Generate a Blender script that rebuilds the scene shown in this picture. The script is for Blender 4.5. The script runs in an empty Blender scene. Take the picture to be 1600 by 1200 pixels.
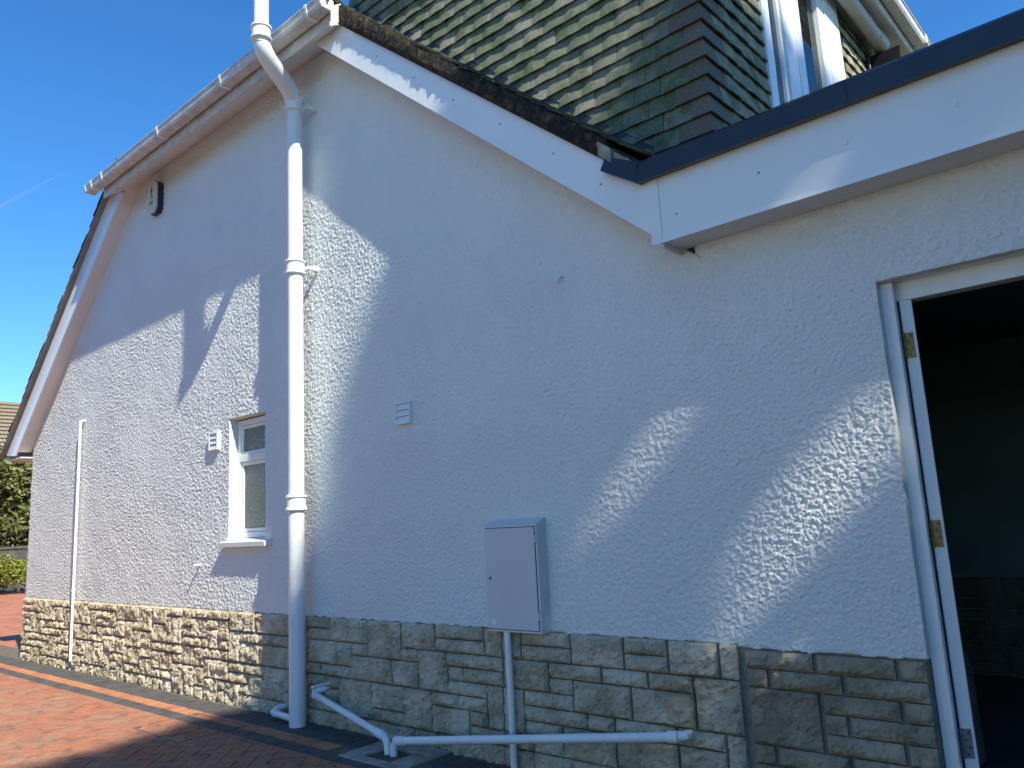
import bpy, math, random
import numpy as np
from mathutils import Vector, Matrix, noise
from mathutils.geometry import tessellate_polygon

# ------------------------------------------------------------------ camera, sky, sun, exposure
scene = bpy.context.scene
SUN = Vector((3.8, -1.0, 3.8)).normalized()          # direction towards the sun

CAM_POS = Vector((5.038, -3.255, 1.26))
yaw, pitch, roll = math.radians(41.26), math.radians(9.978), math.radians(-3.075)
c_f = Vector((-math.sin(yaw)*math.cos(pitch), math.cos(yaw)*math.cos(pitch), math.sin(pitch)))
_r = Vector((math.cos(yaw), math.sin(yaw), 0)); _u = _r.cross(c_f)
c_r = math.cos(roll)*_r + math.sin(roll)*_u
c_u = -math.sin(roll)*_r + math.cos(roll)*_u
cam_data = bpy.data.cameras.new("camera")
cam_data.sensor_width = 36.0
cam_data.lens = 1223.27/1600*36.0
cam_data.clip_start = 0.05
cam_data.clip_end = 30000
cam = bpy.data.objects.new("camera", cam_data)
m = Matrix((c_r, c_u, -c_f)).transposed().to_4x4()
m.translation = CAM_POS
cam.matrix_world = m
scene.collection.objects.link(cam)
scene.camera = cam

world = bpy.data.worlds.new("World"); scene.world = world; world.use_nodes = True
wn = world.node_tree.nodes; wl = world.node_tree.links
sky = wn.new("ShaderNodeTexSky"); sky.sky_type = 'NISHITA'; sky.sun_disc = False
sky.sun_elevation = math.asin(SUN.z)
sky.sun_rotation = math.atan2(SUN.x, SUN.y)
sky.altitude = 3200; sky.air_density = 1.25; sky.dust_density = 0.0; sky.ozone_density = 5.0
hs = wn.new("ShaderNodeHueSaturation"); hs.inputs["Saturation"].default_value = 1.22
wl.new(sky.outputs[0], hs.inputs["Color"])
wl.new(hs.outputs[0], wn["Background"].inputs[0])
wn["Background"].inputs[1].default_value = 0.15

sun_data = bpy.data.lights.new("sun", 'SUN')
sun_data.energy = 4.8; sun_data.angle = math.radians(0.53); sun_data.color = (1.0, 0.935, 0.79)
sun = bpy.data.objects.new("sun", sun_data)
sun.rotation_euler = SUN.to_track_quat('Z', 'Y').to_euler()
sun.location = SUN*40
scene.collection.objects.link(sun)

scene.view_settings.view_transform = 'Standard'
scene.view_settings.look = 'None'
scene.view_settings.gamma = 1.0
scene.view_settings.use_curve_mapping = False
scene.view_settings.exposure = 0.74

rnd = random.Random(7)
COL = scene.collection

def in_view(p, margin=0.0):
    v = Vector(p) - CAM_POS
    d = v.dot(c_f)
    if d < 0.1: return False
    x = 1223.27*v.dot(c_r)/d; y = 1223.27*v.dot(c_u)/d
    return abs(x) < 800+margin and abs(y) < 600+margin

# ------------------------------------------------------------------ materials
def mat(name):
    m = bpy.data.materials.new(name); m.use_nodes = True
    nt = m.node_tree
    return m, nt, nt.nodes["Principled BSDF"]
def N(nt, typ, **kw):
    n = nt.nodes.new(typ)
    for k, v in kw.items():
        if k.startswith('i_'):
            key = k[2:]
            n.inputs[int(key) if key.isdigit() else key.replace('_', ' ')].default_value = v
        else: setattr(n, k, v)
    return n
def ramp(nt, fac, stops):
    n = nt.nodes.new("ShaderNodeValToRGB")
    e = n.color_ramp.elements
    while len(e) < len(stops): e.new(0.5)
    for i, (p, c) in enumerate(stops):
        e[i].position = p; e[i].color = (*c, 1)
    nt.links.new(fac, n.inputs[0]); return n
def pos(nt):
    return nt.nodes.new("ShaderNodeNewGeometry").outputs["Position"]
def mixc(nt, fac, a, b, mode='MIX'):
    n = nt.nodes.new("ShaderNodeMix"); n.data_type = 'RGBA'; n.blend_type = mode
    for s, v in ((0, fac), (6, a), (7, b)):
        if hasattr(v, 'node'): nt.links.new(v, n.inputs[s])
        else: n.inputs[s].default_value = v if s == 0 else (*v, 1)
    return n.outputs[2]
def noise_n(nt, vec, scale, detail=3, rough=.55):
    n = N(nt, "ShaderNodeTexNoise"); n.inputs["Scale"].default_value = scale
    n.inputs["Detail"].default_value = detail; n.inputs["Roughness"].default_value = rough
    nt.links.new(vec, n.inputs["Vector"]); return n.outputs["Fac"]
def bump(nt, b, h, dist, strength=1.0, prev=None):
    n = N(nt, "ShaderNodeBump"); n.inputs["Strength"].default_value = strength
    n.inputs["Distance"].default_value = dist
    nt.links.new(h, n.inputs["Height"])
    if prev is not None: nt.links.new(prev, n.inputs["Normal"])
    nt.links.new(n.outputs[0], b.inputs["Normal"]); return n.outputs[0]
def mth(nt, op, a, b=None):
    n = N(nt, "ShaderNodeMath", operation=op)
    for i, v in enumerate((a, b)):
        if v is None: continue
        if hasattr(v, 'node'): nt.links.new(v, n.inputs[i])
        else: n.inputs[i].default_value = v
    return n.outputs[0]

def simple(name, col, rough=.5, var=.0, vscale=6, bscale=0, bdist=0, spec=.5, metal=0):
    m, nt, b = mat(name)
    b.inputs["Roughness"].default_value = rough; b.inputs["Metallic"].default_value = metal
    b.inputs["Specular IOR Level"].default_value = spec
    b.inputs["Base Color"].default_value = (*col, 1)
    p = pos(nt)
    if var:
        f = noise_n(nt, p, vscale, 5)
        r = ramp(nt, f, [(.3, tuple(c*(1-var) for c in col)), (.7, tuple(min(1, c*(1+var*.6)) for c in col))])
        nt.links.new(r.outputs[0], b.inputs["Base Color"])
    if bscale: bump(nt, b, noise_n(nt, p, bscale, 4), bdist)
    return m

# white masonry paint on stippled render
M_REND, nt, b = mat("render_paint")
p = pos(nt)
b.inputs["Roughness"].default_value = .5
b.inputs["Specular IOR Level"].default_value = .35
big = noise_n(nt, p, 1.3, 4)
r = ramp(nt, big, [(.3, (.725, .745, .715)), (.7, (.785, .81, .775))])
nt.links.new(r.outputs[0], b.inputs["Base Color"])
mp = N(nt, "ShaderNodeMapping"); mp.inputs["Scale"].default_value = (1.0, 1.0, 1.25)
nt.links.new(p, mp.inputs["Vector"])
n1 = noise_n(nt, mp.outputs[0], 78, 2.5, .5)
n2 = noise_n(nt, mp.outputs[0], 34, 2, .5)
vo = N(nt, "ShaderNodeTexVoronoi", feature='SMOOTH_F1'); vo.inputs["Scale"].default_value = 95
vo.inputs["Smoothness"].default_value = .6
nt.links.new(mp.outputs[0], vo.inputs["Vector"])
h = mth(nt, 'ADD', mth(nt, 'MULTIPLY', n1, 1.0), mth(nt, 'MULTIPLY', n2, .5))
h = mth(nt, 'SUBTRACT', h, mth(nt, 'MULTIPLY', vo.outputs["Distance"], .45))
amp = ramp(nt, noise_n(nt, p, .9, 2), [(.35, (.6, .6, .6)), (.65, (1, 1, 1))])
h = mth(nt, 'MULTIPLY', h, amp.outputs[0])
bump(nt, b, mth(nt, 'MULTIPLY', noise_n(nt, p, 210, 3, .6), 1.0), .0035, .9)

M_WHITE = simple("white_upvc", (.83, .86, .845), .17, .03, 3)
M_PAINT = simple("white_gloss_paint", (.79, .815, .79), .32, .05, 12, 60, .0006)
M_GUT = simple("aged_gutter_plastic", (.62, .60, .56), .42, .25, 14)
M_SOFF = simple("soffit_paint", (.74, .71, .68), .55, .06, 4)
M_BOX = simple("meter_box_plastic", (.60, .62, .61), .4, .03, 5)
M_TRIM = simple("navy_roof_trim", (.018, .028, .044), .38, .15, 5)
M_LEAD = simple("lead_flashing", (.035, .040, .050), .5, .4, 9, 30, .002)
M_BLACK = simple("black_plastic", (.012, .012, .013), .4)
M_BRASS = simple("tarnished_brass", (.30, .20, .075), .45, .4, 60, metal=.8)
M_STEEL = simple("dull_hinge_steel", (.22, .23, .25), .5, .3, 60, metal=.7)
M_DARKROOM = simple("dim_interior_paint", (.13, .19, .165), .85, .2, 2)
M_FLOOR = simple("garage_concrete", (.10, .10, .095), .85, .3, 3)
M_CONC = simple("gully_concrete", (.33, .31, .26), .85, .35, 14, 90, .002)
M_MORTAR = simple("pointing_mortar", (.25, .23, .20), .95, .3, 20, 150, .003)
M_FELT = simple("roof_felt", (.05, .05, .052), .9, .3, 4)
M_BOTTLE = simple("gas_bottle_paint", (.20, .18, .16), .5, .3, 8)
M_CREAM = simple("alarm_cream_plastic", (.60, .60, .45), .4, .05, 20)
M_NAVYBOX = simple("alarm_navy_plastic", (.012, .02, .05), .4)
M_PURPLE = simple("logo_purple", (.05, .03, .16), .5)
M_METALFR = simple("galvanised_frame", (.20, .20, .19), .5, .3, 30, metal=.5)
M_BEDDING = simple("verge_mortar", (.36, .33, .27), .95, .35, 25, 90, .004)
M_BARK = simple("tree_bark", (.10, .075, .05), .9, .4, 10, 20, .02)
M_ROAD = simple("asphalt", (.10, .10, .10), .9, .25, 3)
M_BGWALL = simple("white_house_wall", (.72, .70, .66), .8, .05, 2)
M_BGBRICK = simple("red_house_brick", (.32, .15, .10), .9, .3, 6)
M_GWALL = simple("dark_stone_garden_wall", (.10, .09, .08), .95, .5, 4, 8, .03)
M_SOIL = simple("soil_bed", (.09, .065, .045), 1.0, .4, 6)

# rock faced walling stone
def stone_mat(name, c1, c2, c3):
    m, nt, b = mat(name)
    p = pos(nt)
    b.inputs["Roughness"].default_value = .92; b.inputs["Specular IOR Level"].default_value = .2
    oi = nt.nodes.new("ShaderNodeObjectInfo").outputs["Random"]
    base = ramp(nt, oi, [(0, c1), (.5, c2), (1, c3)])
    f = noise_n(nt, p, 26, 6, .65)
    dk = ramp(nt, f, [(.28, (.68, .66, .62)), (.48, (1, 1, 1)), (.75, (1.08, 1.07, 1.05))])
    c = mixc(nt, 1.0, base.outputs[0], dk.outputs[0], 'MULTIPLY')
    st = noise_n(nt, p, 5, 4)
    sr = ramp(nt, st, [(.40, (.70, .69, .63)), (.60, (1, 1, 1))])
    c = mixc(nt, 1.0, c, sr.outputs[0], 'MULTIPLY')
    nt.links.new(c, b.inputs["Base Color"])
    b1 = bump(nt, b, noise_n(nt, p, 60, 6, .7), .012, .9)
    bump(nt, b, noise_n(nt, p, 190, 3, .6), .004, .8, b1)
    return m
M_STONE = stone_mat("walling_stone", (.60, .525, .385), (.66, .58, .43), (.72, .635, .485))
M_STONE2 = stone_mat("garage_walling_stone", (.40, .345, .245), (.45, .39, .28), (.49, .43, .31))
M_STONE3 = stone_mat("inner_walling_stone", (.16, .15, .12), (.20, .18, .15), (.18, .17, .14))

def paver_mat(name, cols, use_island=False):
    m, nt, b = mat(name)
    p = pos(nt)
    b.inputs["Roughness"].default_value = .85; b.inputs["Specular IOR Level"].default_value = .25
    if use_island: rv = nt.nodes.new("ShaderNodeNewGeometry").outputs["Random Per Island"]
    else: rv = nt.nodes.new("ShaderNodeObjectInfo").outputs["Random"]
    n = len(cols)
    base = ramp(nt, rv, [(i/(n-1), c) for i, c in enumerate(cols)])
    mot = noise_n(nt, p, 9, 4, .6)
    mr = ramp(nt, mot, [(.34, (.66, .68, .72)), (.5, (1, 1, 1)), (.7, (1.1, 1.02, .95))])
    c = mixc(nt, 1.0, base.outputs[0], mr.outputs[0], 'MULTIPLY')
    g = noise_n(nt, p, 160, 3, .6)
    gr = ramp(nt, g, [(.3, (.78, .78, .78)), (.65, (1.05, 1.05, 1.05))])
    c = mixc(nt, 1.0, c, gr.outputs[0], 'MULTIPLY')
    nt.links.new(c, b.inputs["Base Color"])
    bump(nt, b, noise_n(nt, p, 220, 4, .6), .002, .8)
    return m
REDS = [(.36, .14, .085), (.40, .19, .115), (.33, .165, .11), (.42, .165, .095), (.31, .175, .12), (.39, .21, .135)]
M_PAVE = paver_mat("red_block_paving", REDS)
M_PAVE_S = paver_mat("red_block_paving_mass", REDS, True)
M_PORANGE = paver_mat("orange_border_paving", [(.43, .19, .105), (.47, .225, .12), (.40, .17, .095)])
M_PCHAR = paver_mat("charcoal_border_paving", [(.085, .083, .082), (.11, .105, .10), (.095, .09, .085)])
M_SAND = simple("jointing_sand", (.15, .115, .085), 1.0, .3, 40)

# far driveway beyond the separate blocks: herringbone too fine to pick apart
M_GROUND, nt, b = mat("distant_block_paving")
p = pos(nt)
mp = N(nt, "ShaderNodeMapping"); mp.inputs["Rotation"].default_value = (0, 0, math.radians(45))
nt.links.new(p, mp.inputs["Vector"])
br = N(nt, "ShaderNodeTexBrick"); br.inputs["Scale"].default_value = 1.0
br.inputs["Brick Width"].default_value = .2; br.inputs["Row Height"].default_value = .1
br.inputs["Mortar Size"].default_value = .003
br.inputs["Color1"].default_value = (.40, .13, .07, 1); br.inputs["Color2"].default_value = (.46, .20, .11, 1)
br.inputs["Mortar"].default_value = (.2, .10, .07, 1)
nt.links.new(mp.outputs[0], br.inputs["Vector"])
mr = ramp(nt, noise_n(nt, p, 2.5, 5), [(.35, (.8, .82, .85)), (.65, (1.1, 1.05, 1))])
nt.links.new(mixc(nt, 1.0, br.outputs[0], mr.outputs[0], 'MULTIPLY'), b.inputs["Base Color"])
b.inputs["Roughness"].default_value = .9

# plain tiles with algae and lichen
def tile_mat(name, cols, green=True):
    m, nt, b = mat(name)
    p = pos(nt)
    b.inputs["Roughness"].default_value = .9; b.inputs["Specular IOR Level"].default_value = .2
    oi = nt.nodes.new("ShaderNodeObjectInfo").outputs["Random"]
    base = ramp(nt, oi, [(i/(len(cols)-1), c) for i, c in enumerate(cols)])
    c = base.outputs[0]
    if green:
        al = ramp(nt, noise_n(nt, p, 7, 5, .65), [(.42, (0, 0, 0)), (.62, (1, 1, 1))])
        c = mixc(nt, mth(nt, 'MULTIPLY', al.outputs[0], .75), c, (.08, .125, .05))
    li = ramp(nt, noise_n(nt, p, 45, 3, .5), [(.66, (0, 0, 0)), (.72, (1, 1, 1))])
    c = mixc(nt, mth(nt, 'MULTIPLY', li.outputs[0], .6), c, (.42, .42, .34))
    dk = ramp(nt, noise_n(nt, p, 80, 4, .6), [(.3, (.7, .7, .7)), (.6, (1, 1, 1))])
    c = mixc(nt, 1.0, c, dk.outputs[0], 'MULTIPLY')
    nt.links.new(c, b.inputs["Base Color"])
    bump(nt, b, noise_n(nt, p, 150, 4, .6), .003, .8)
    return m
M_TILE = tile_mat("hung_tile", [(.27, .265, .205), (.21, .225, .165), (.31, .295, .235), (.17, .20, .14), (.255, .24, .19)])
M_ANGTILE = tile_mat("corner_tile", [(.175, .145, .115), (.215, .18, .145)], False)
M_FTILE = tile_mat("front_hung_tile", [(.36, .34, .24), (.30, .29, .20), (.40, .37, .28)])
M_RTILE = tile_mat("roof_tile", [(.05, .045, .04), (.07, .06, .05)])
M_BGTILE = tile_mat("tan_roof_tile", [(.30, .25, .175), (.33, .275, .19)], False)

M_MOSS, nt, b = mat("verge_moss")
p = pos(nt)
rr = ramp(nt, noise_n(nt, p, 22, 5, .7), [(.32, (.012, .012, .012)), (.52, (.035, .03, .022)), (.63, (.13, .085, .035)), (.75, (.20, .17, .11))])
nt.links.new(rr.outputs[0], b.inputs["Base Color"]); b.inputs["Roughness"].default_value = 1
bump(nt, b, noise_n(nt, p, 120, 5, .7), .02, 1)

def leaf_mat(name, cols):
    m, nt, b = mat(name)
    rv = nt.nodes.new("ShaderNodeNewGeometry").outputs["Random Per Island"]
    r = ramp(nt, rv, [(i/(len(cols)-1), c) for i, c in enumerate(cols)])
    nt.links.new(r.outputs[0], b.inputs["Base Color"])
    b.inputs["Roughness"].default_value = .6; b.inputs["Specular IOR Level"].default_value = .2
    return m
M_LEAFD = leaf_mat("dark_foliage", [(.03, .05, .02), (.05, .075, .03), (.07, .09, .03)])
M_LEAFO = leaf_mat("olive_foliage", [(.09, .11, .03), (.16, .17, .05), (.20, .19, .07), (.06, .08, .025)])
M_LEAFY = leaf_mat("yellow_green_foliage", [(.16, .19, .02), (.25, .27, .04), (.10, .14, .03)])

# obscured bathroom glass
M_OBSC, nt, b = mat("obscured_glass")
p = pos(nt)
b.inputs["Base Color"].default_value = (.66, .80, .73, 1)
b.inputs["Roughness"].default_value = .22
b.inputs["Transmission Weight"].default_value = .85
b.inputs["IOR"].default_value = 1.45
bump(nt, b, noise_n(nt, p, 65, 2, .5), .012, 1)
# clear window glass (thin)
M_GLASS = bpy.data.materials.new("clear_glass"); M_GLASS.use_nodes = True
nt = M_GLASS.node_tree
for n in list(nt.nodes):
    if n.type != 'OUTPUT_MATERIAL': nt.nodes.remove(n)
out = [n for n in nt.nodes if n.type == 'OUTPUT_MATERIAL'][0]
tr = N(nt, "ShaderNodeBsdfTransparent"); tr.inputs[0].default_value = (.85, .9, .9, 1)
gl = N(nt, "ShaderNodeBsdfGlossy"); gl.inputs["Roughness"].default_value = .01
fr = N(nt, "ShaderNodeFresnel"); fr.inputs[0].default_value = 1.9
mx = N(nt, "ShaderNodeMixShader")
nt.links.new(fr.outputs[0], mx.inputs[0]); nt.links.new(tr.outputs[0], mx.inputs[1]); nt.links.new(gl.outputs[0], mx.inputs[2])
nt.links.new(mx.outputs[0], out.inputs[0])

M_TRAIL = bpy.data.materials.new("contrail_ice"); M_TRAIL.use_nodes = True
nt = M_TRAIL.node_tree; b = nt.nodes["Principled BSDF"]
b.inputs["Base Color"].default_value = (.9, .92, .95, 1); b.inputs["Alpha"].default_value = .035
b.inputs["Roughness"].default_value = 1

# ------------------------------------------------------------------ mesh helpers
class MB:
    def __init__(s): s.v = []; s.f = []
    def quad(s, *pts):
        i = len(s.v); s.v += [tuple(q) for q in pts]; s.f.append(tuple(range(i, i+len(pts)))); return s
    def hexa(s, P):                               # 8 corners: bottom 4 (ccw), top 4
        i = len(s.v); s.v += [tuple(q) for q in P]
        for f in ((3,2,1,0),(4,5,6,7),(0,1,5,4),(1,2,6,5),(2,3,7,6),(3,0,4,7)): s.f.append(tuple(i+k for k in f))
        return s
    def box(s, x0, x1, y0, y1, z0, z1, ch=0.0):
        if ch <= 0:
            return s.hexa([(x0,y0,z0),(x1,y0,z0),(x1,y1,z0),(x0,y1,z0),(x0,y0,z1),(x1,y0,z1),(x1,y1,z1),(x0,y1,z1)])
        c = ch; lv = []
        # chamfered box: 24 verts
        vs = {}
        for ix, x in ((0, x0), (1, x1)):
            for iy, y in ((0, y0), (1, y1)):
                for iz, z in ((0, z0), (1, z1)):
                    sx = c if ix == 0 else -c; sy = c if iy == 0 else -c; sz = c if iz == 0 else -c
                    for a, q in (('x', (x, y+sy, z+sz)), ('y', (x+sx, y, z+sz)), ('z', (x+sx, y+sy, z))):
                        vs[(a, ix, iy, iz)] = len(s.v); s.v.append(q)
        g = lambda a, i, j, k: vs[(a, i, j, k)]
        for k in (0, 1):
            fx = [g('x',k,0,0), g('x',k,1,0), g('x',k,1,1), g('x',k,0,1)]
            fy = [g('y',0,k,0), g('y',1,k,0), g('y',1,k,1), g('y',0,k,1)]
            fz = [g('z',0,0,k), g('z',1,0,k), g('z',1,1,k), g('z',0,1,k)]
            s.f.append(tuple(fx if k else fx[::-1])); s.f.append(tuple(fy[::-1] if k else fy)); s.f.append(tuple(fz if k else fz[::-1]))
        for i in (0, 1):
            for j in (0, 1):
                for (a, b_, mk) in (('x','y', lambda k: (i, j, k)), ('x','z', lambda k: (i, k, j)), ('y','z', lambda k: (k, i, j))):
                    q = [vs[(a,)+mk(0)], vs[(a,)+mk(1)], vs[(b_,)+mk(1)], vs[(b_,)+mk(0)]]
                    s.f.append(tuple(q))
                for k in (0, 1):
                    s.f.append((vs[('x',i,j,k)], vs[('y',i,j,k)], vs[('z',i,j,k)]))
        return s
    def tube(s, pts, rad, n=16, cap=True):
        pts = [Vector(p) for p in pts]
        rad = rad if isinstance(rad, (list, tuple)) else [rad]*len(pts)
        rings = []
        up = None
        for i, p in enumerate(pts):
            d = ((pts[min(i+1, len(pts)-1)]-p).normalized() + (p-pts[max(i-1, 0)]).normalized())
            if d.length < 1e-6: d = pts[-1]-pts[0]
            d.normalize()
            if up is None: up = d.orthogonal().normalized()
            up = (up - d*up.dot(d)).normalized()
            sd = d.cross(up)
            base = len(s.v)
            for k in range(n):
                a = 2*math.pi*k/n
                s.v.append(tuple(p + (up*math.cos(a)+sd*math.sin(a))*rad[i]))
            rings.append(base)
        for a, b_ in zip(rings, rings[1:]):
            for k in range(n):
                s.f.append((a+k, a+(k+1) % n, b_+(k+1) % n, b_+k))
        if cap:
            s.f.append(tuple(rings[0]+k for k in reversed(range(n)))); s.f.append(tuple(rings[-1]+k for k in range(n)))
        return s
    def lathe(s, cx, cy, prof, n=24):            # prof: (r, z)
        rings = []
        for r_, z in prof:
            base = len(s.v)
            for k in range(n):
                a = 2*math.pi*k/n; s.v.append((cx+r_*math.cos(a), cy+r_*math.sin(a), z))
            rings.append(base)
        for a, b_ in zip(rings, rings[1:]):
            for k in range(n): s.f.append((a+k, a+(k+1) % n, b_+(k+1) % n, b_+k))
        s.f.append(tuple(rings[0]+k for k in reversed(range(n)))); s.f.append(tuple(rings[-1]+k for k in range(n)))
        return s
    def prism(s, poly, axis, a, b_):             # closed 2D polygon extruded along an axis
        def P(u, v, w): return {'y': (u, w, v), 'x': (w, u, v), 'z': (u, v, w)}[axis]
        i = len(s.v); n = len(poly)
        for w in (a, b_): s.v += [P(u, v, w) for u, v in poly]
        tris = tessellate_polygon([[Vector((u, v, 0)) for u, v in poly]])
        for t in tris: s.f.append(tuple(i+k for k in t)); s.f.append(tuple(i+n+k for k in reversed(t)))
        for k in range(n): s.f.append((i+k, i+(k+1) % n, i+n+(k+1) % n, i+n+k))
        return s
    def mesh(s, name, smooth=False):
        me = bpy.data.meshes.new(name); me.from_pydata(s.v, [], s.f); me.validate()
        import bmesh
        bm = bmesh.new(); bm.from_mesh(me); bmesh.ops.recalc_face_normals(bm, faces=bm.faces); bm.to_mesh(me); bm.free()
        if smooth:
            me.polygons.foreach_set("use_smooth", [True]*len(me.polygons))
            me.set_sharp_from_angle(angle=math.radians(38))
        return me
    def build(s, name, material, parent=None, smooth=False, recenter=True):
        if recenter and s.v:
            xs, ys, zs = zip(*s.v)
            c = Vector(((min(xs)+max(xs))/2, (min(ys)+max(ys))/2, min(zs)))
            s.v = [(x-c.x, y-c.y, z-c.z) for x, y, z in s.v]
        else: c = Vector((0, 0, 0))
        return link(name, s.mesh(name, smooth), material, parent, c)
def link(name, me, material, parent=None, loc=(0, 0, 0)):
    if material is not None and not me.materials: me.materials.append(material)
    o = bpy.data.objects.new(name, me); COL.objects.link(o)
    loc = Vector(loc)
    if parent is not None:
        o.parent = parent
        loc = loc - world_loc(parent)
    o.location = loc
    return o
def world_loc(o):
    l = Vector(o.location)
    while o.parent is not None:
        o = o.parent; l = l + Vector(o.location)
    return l
def tag(o, label=None, cat=None, group=None, kind=None):
    if label: o["label"] = label
    if cat: o["category"] = cat
    if group: o["group"] = group
    if kind: o["kind"] = kind
    return o
def thing(name, loc, label, cat, group=None):
    o = bpy.data.objects.new(name, None); COL.objects.link(o); o.location = loc
    o.empty_display_size = .2
    return tag(o, label, cat, group)

# ------------------------------------------------------------------ ground
M_GRASS = simple("lawn_grass", (.055, .085, .028), .95, .35, 3, 60, .02)
low_bounce_lawn = MB().quad((-260, -200, -.03), (200, -200, -.03), (200, 260, -.03), (-260, 260, -.03)).build("low_bounce_lawn", M_GRASS); tag(low_bounce_lawn, kind="structure")  # dark ground added around the drive to cut red bounce light
yard = MB().quad((-40, -16, -.02), (30, -16, -.02), (30, -5.2, -.02), (-40, -5.2, -.02)).build("bounce_yard", simple("pale_gravel", (.30, .26, .21), .95, .25, 8, 80, .01)); tag(yard, kind="structure")  # unseen pale ground added to bounce sunlight onto the shaded wall
g = MB().quad((-37, -5.2, -.012), (9, -5.2, -.012), (9, .3, -.012), (-37, .3, -.012))
g.quad((-37, .3, -.012), (-6.2, .3, -.012), (-6.2, 22, -.012), (-37, 22, -.012))
ground = g.build("driveway", M_GROUND); tag(ground, kind="structure")
bed = MB().quad((-11, -5.2, -.006), (9, -5.2, -.006), (9, .3, -.006), (-11, .3, -.006)).build("paving_bed", M_SAND)
tag(bed, kind="structure")
road = MB().quad((-62, -60, -.006), (-37, -60, -.006), (-37, 60, -.006), (-62, 60, -.006)).build("road", M_ROAD); tag(road, kind="structure")
kerb = MB().box(-37.15, -37.0, -60, 60, -.02, .09).build("kerb", M_CONC); tag(kerb, kind="structure")
soil = MB().quad((-36.9, 2.0, .0), (-27, 2.0, .0), (-27, 40, .0), (-36.9, 40, .0)).build("planting_bed", M_SOIL); tag(soil, kind="structure")

def block_mesh(l, w, nm):
    b = MB(); b.box(-l/2, l/2, -w/2, w/2, -.05, 0, .004)
    me = bpy.data.meshes.new(nm); me.from_pydata(b.v, [], b.f)
    return me, b
GJ = .003
blk_me, blk_mb = block_mesh(.2-GJ, .1-GJ, "paver")
blk_me.materials.append(M_PAVE)
import bmesh as _bm
def fixn(me):
    bm = _bm.new(); bm.from_mesh(me); _bm.ops.recalc_face_normals(bm, faces=bm.faces); bm.to_mesh(me); bm.free()
fixn(blk_me)
BORD = -.485
u_ = .1
C45 = math.cos(math.pi/4)
cand = []
mass = MB()
for i in range(-130, 131):
    for j in range(-130, 131):
        k = (i-j) % 4
        if k == 0: cu, cv, rot = (i+1)*u_, (j+.5)*u_, 0
        elif k == 3: cu, cv, rot = (i+.5)*u_, (j+1)*u_, 90
        else: continue
        x = cu*C45 - cv*C45; y = cu*C45 + cv*C45 - 2.0
        if y > BORD+.10 or y < -5.1 or x < -10.5 or x > 8: continue
        cand.append((x, y, rot))
def clip_block(cx, cy, ang, l, w):
    """plan outline of a block cut off along the border line"""
    a = math.radians(ang)
    pts = [Vector((cx+px*math.cos(a)-py*math.sin(a), cy+px*math.sin(a)+py*math.cos(a))) for px, py in ((-l/2,-w/2),(l/2,-w/2),(l/2,w/2),(-l/2,w/2))]
    out_ = []
    lim = BORD-GJ
    for p0, p1 in zip(pts, pts[1:]+pts[:1]):
        if p0.y <= lim: out_.append(p0)
        if (p0.y-lim)*(p1.y-lim) < 0:
            t = (lim-p0.y)/(p1.y-p0.y); out_.append(p0+(p1-p0)*t)
    return out_
vis = [(x, y, r_) for x, y, r_ in cand if in_view((x, y, 0), 25)]
vis.sort(key=lambda t: (t[0]-CAM_POS.x)**2+(t[1]-CAM_POS.y)**2)
chosen = set(vis[:296])
for (x, y, r_) in cand:
    dz = rnd.uniform(-.0015, .0015)
    cut = y > BORD-.11
    if (x, y, r_) in chosen:
        if cut:
            poly = clip_block(x, y, 45+r_, .2-GJ, .1-GJ)
            if len(poly) < 3: continue
            o = MB().prism([(q.x, q.y) for q in poly], 'z', -.05, dz).build("paver", M_PAVE, ground)
        else:
            o = link("paver", blk_me, None, ground, (x, y, dz))
            o.rotation_euler = (rnd.uniform(-.004, .004), rnd.uniform(-.004, .004), math.radians(45+r_+rnd.uniform(-.5, .5)))
    else:
        poly = clip_block(x, y, 45+r_, .2-GJ, .1-GJ)
        if len(poly) < 3: continue
        i0 = len(mass.v); n = len(poly)
        mass.v += [(q.x, q.y, dz) for q in poly] + [(q.x, q.y, -.03) for q in poly]
        mass.f.append(tuple(i0+k for k in range(n)))
        for k in range(n): mass.f.append((i0+k, i0+n+k, i0+n+(k+1) % n, i0+(k+1) % n))
o = mass.build("paver_field", M_PAVE_S, ground, recenter=False); tag(o, kind="stuff")
# border courses along the wall: charcoal soldiers, orange stretchers, charcoal stretchers
border = MB().box(-10.5, 8, -.49, -.03, -.05, -.012).build("paving_border", M_SAND); tag(border, kind="structure")
GX0, GX1, GY0 = 1.07, 1.60, -.41              # gully surround
sold = MB().box(-.0485, .0485, -.0985, .0985, -.045, 0, .003); sold_me = sold.mesh("paver"); sold_me.materials.append(M_PCHAR)
x = -10.4
while x < 4.6:
    if not (GX0-.05 < x < GX1+.05):
        o = link("paver", sold_me, None, border, (x, -.153, rnd.uniform(-.001, .001)))
        o.rotation_euler.z = math.radians(rnd.uniform(-.6, .6))
    x += .1005
for yc, mt in ((-.3125, M_PORANGE), (-.4275, M_PCHAR)):
    sm = MB().box(-.0985, .0985, -.0545, .0545, -.045, 0, .003).mesh("paver"); sm.materials.append(mt)
    x = -10.4
    while x < 4.6:
        if not (GX0-.1 < x < GX1+.1) or yc < -.42:
            link("paver", sm, None, border, (x, yc, rnd.uniform(-.001, .001)))
        x += .2005

# ------------------------------------------------------------------ house
XL, XR = -5.63, 3.40
PZ = .69                                          # top of the stone plinth
CU = .0757                                        # walling course
def zl(x): return 2.38 + .844*(x+5.75)
def zr(x): return 2.49 + .848*(3.32-x)
house = thing("house", (-1.1, 3.5, 0), "white rendered house with stone plinth, half-hipped gable and tile-hung dormer", "house")

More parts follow.
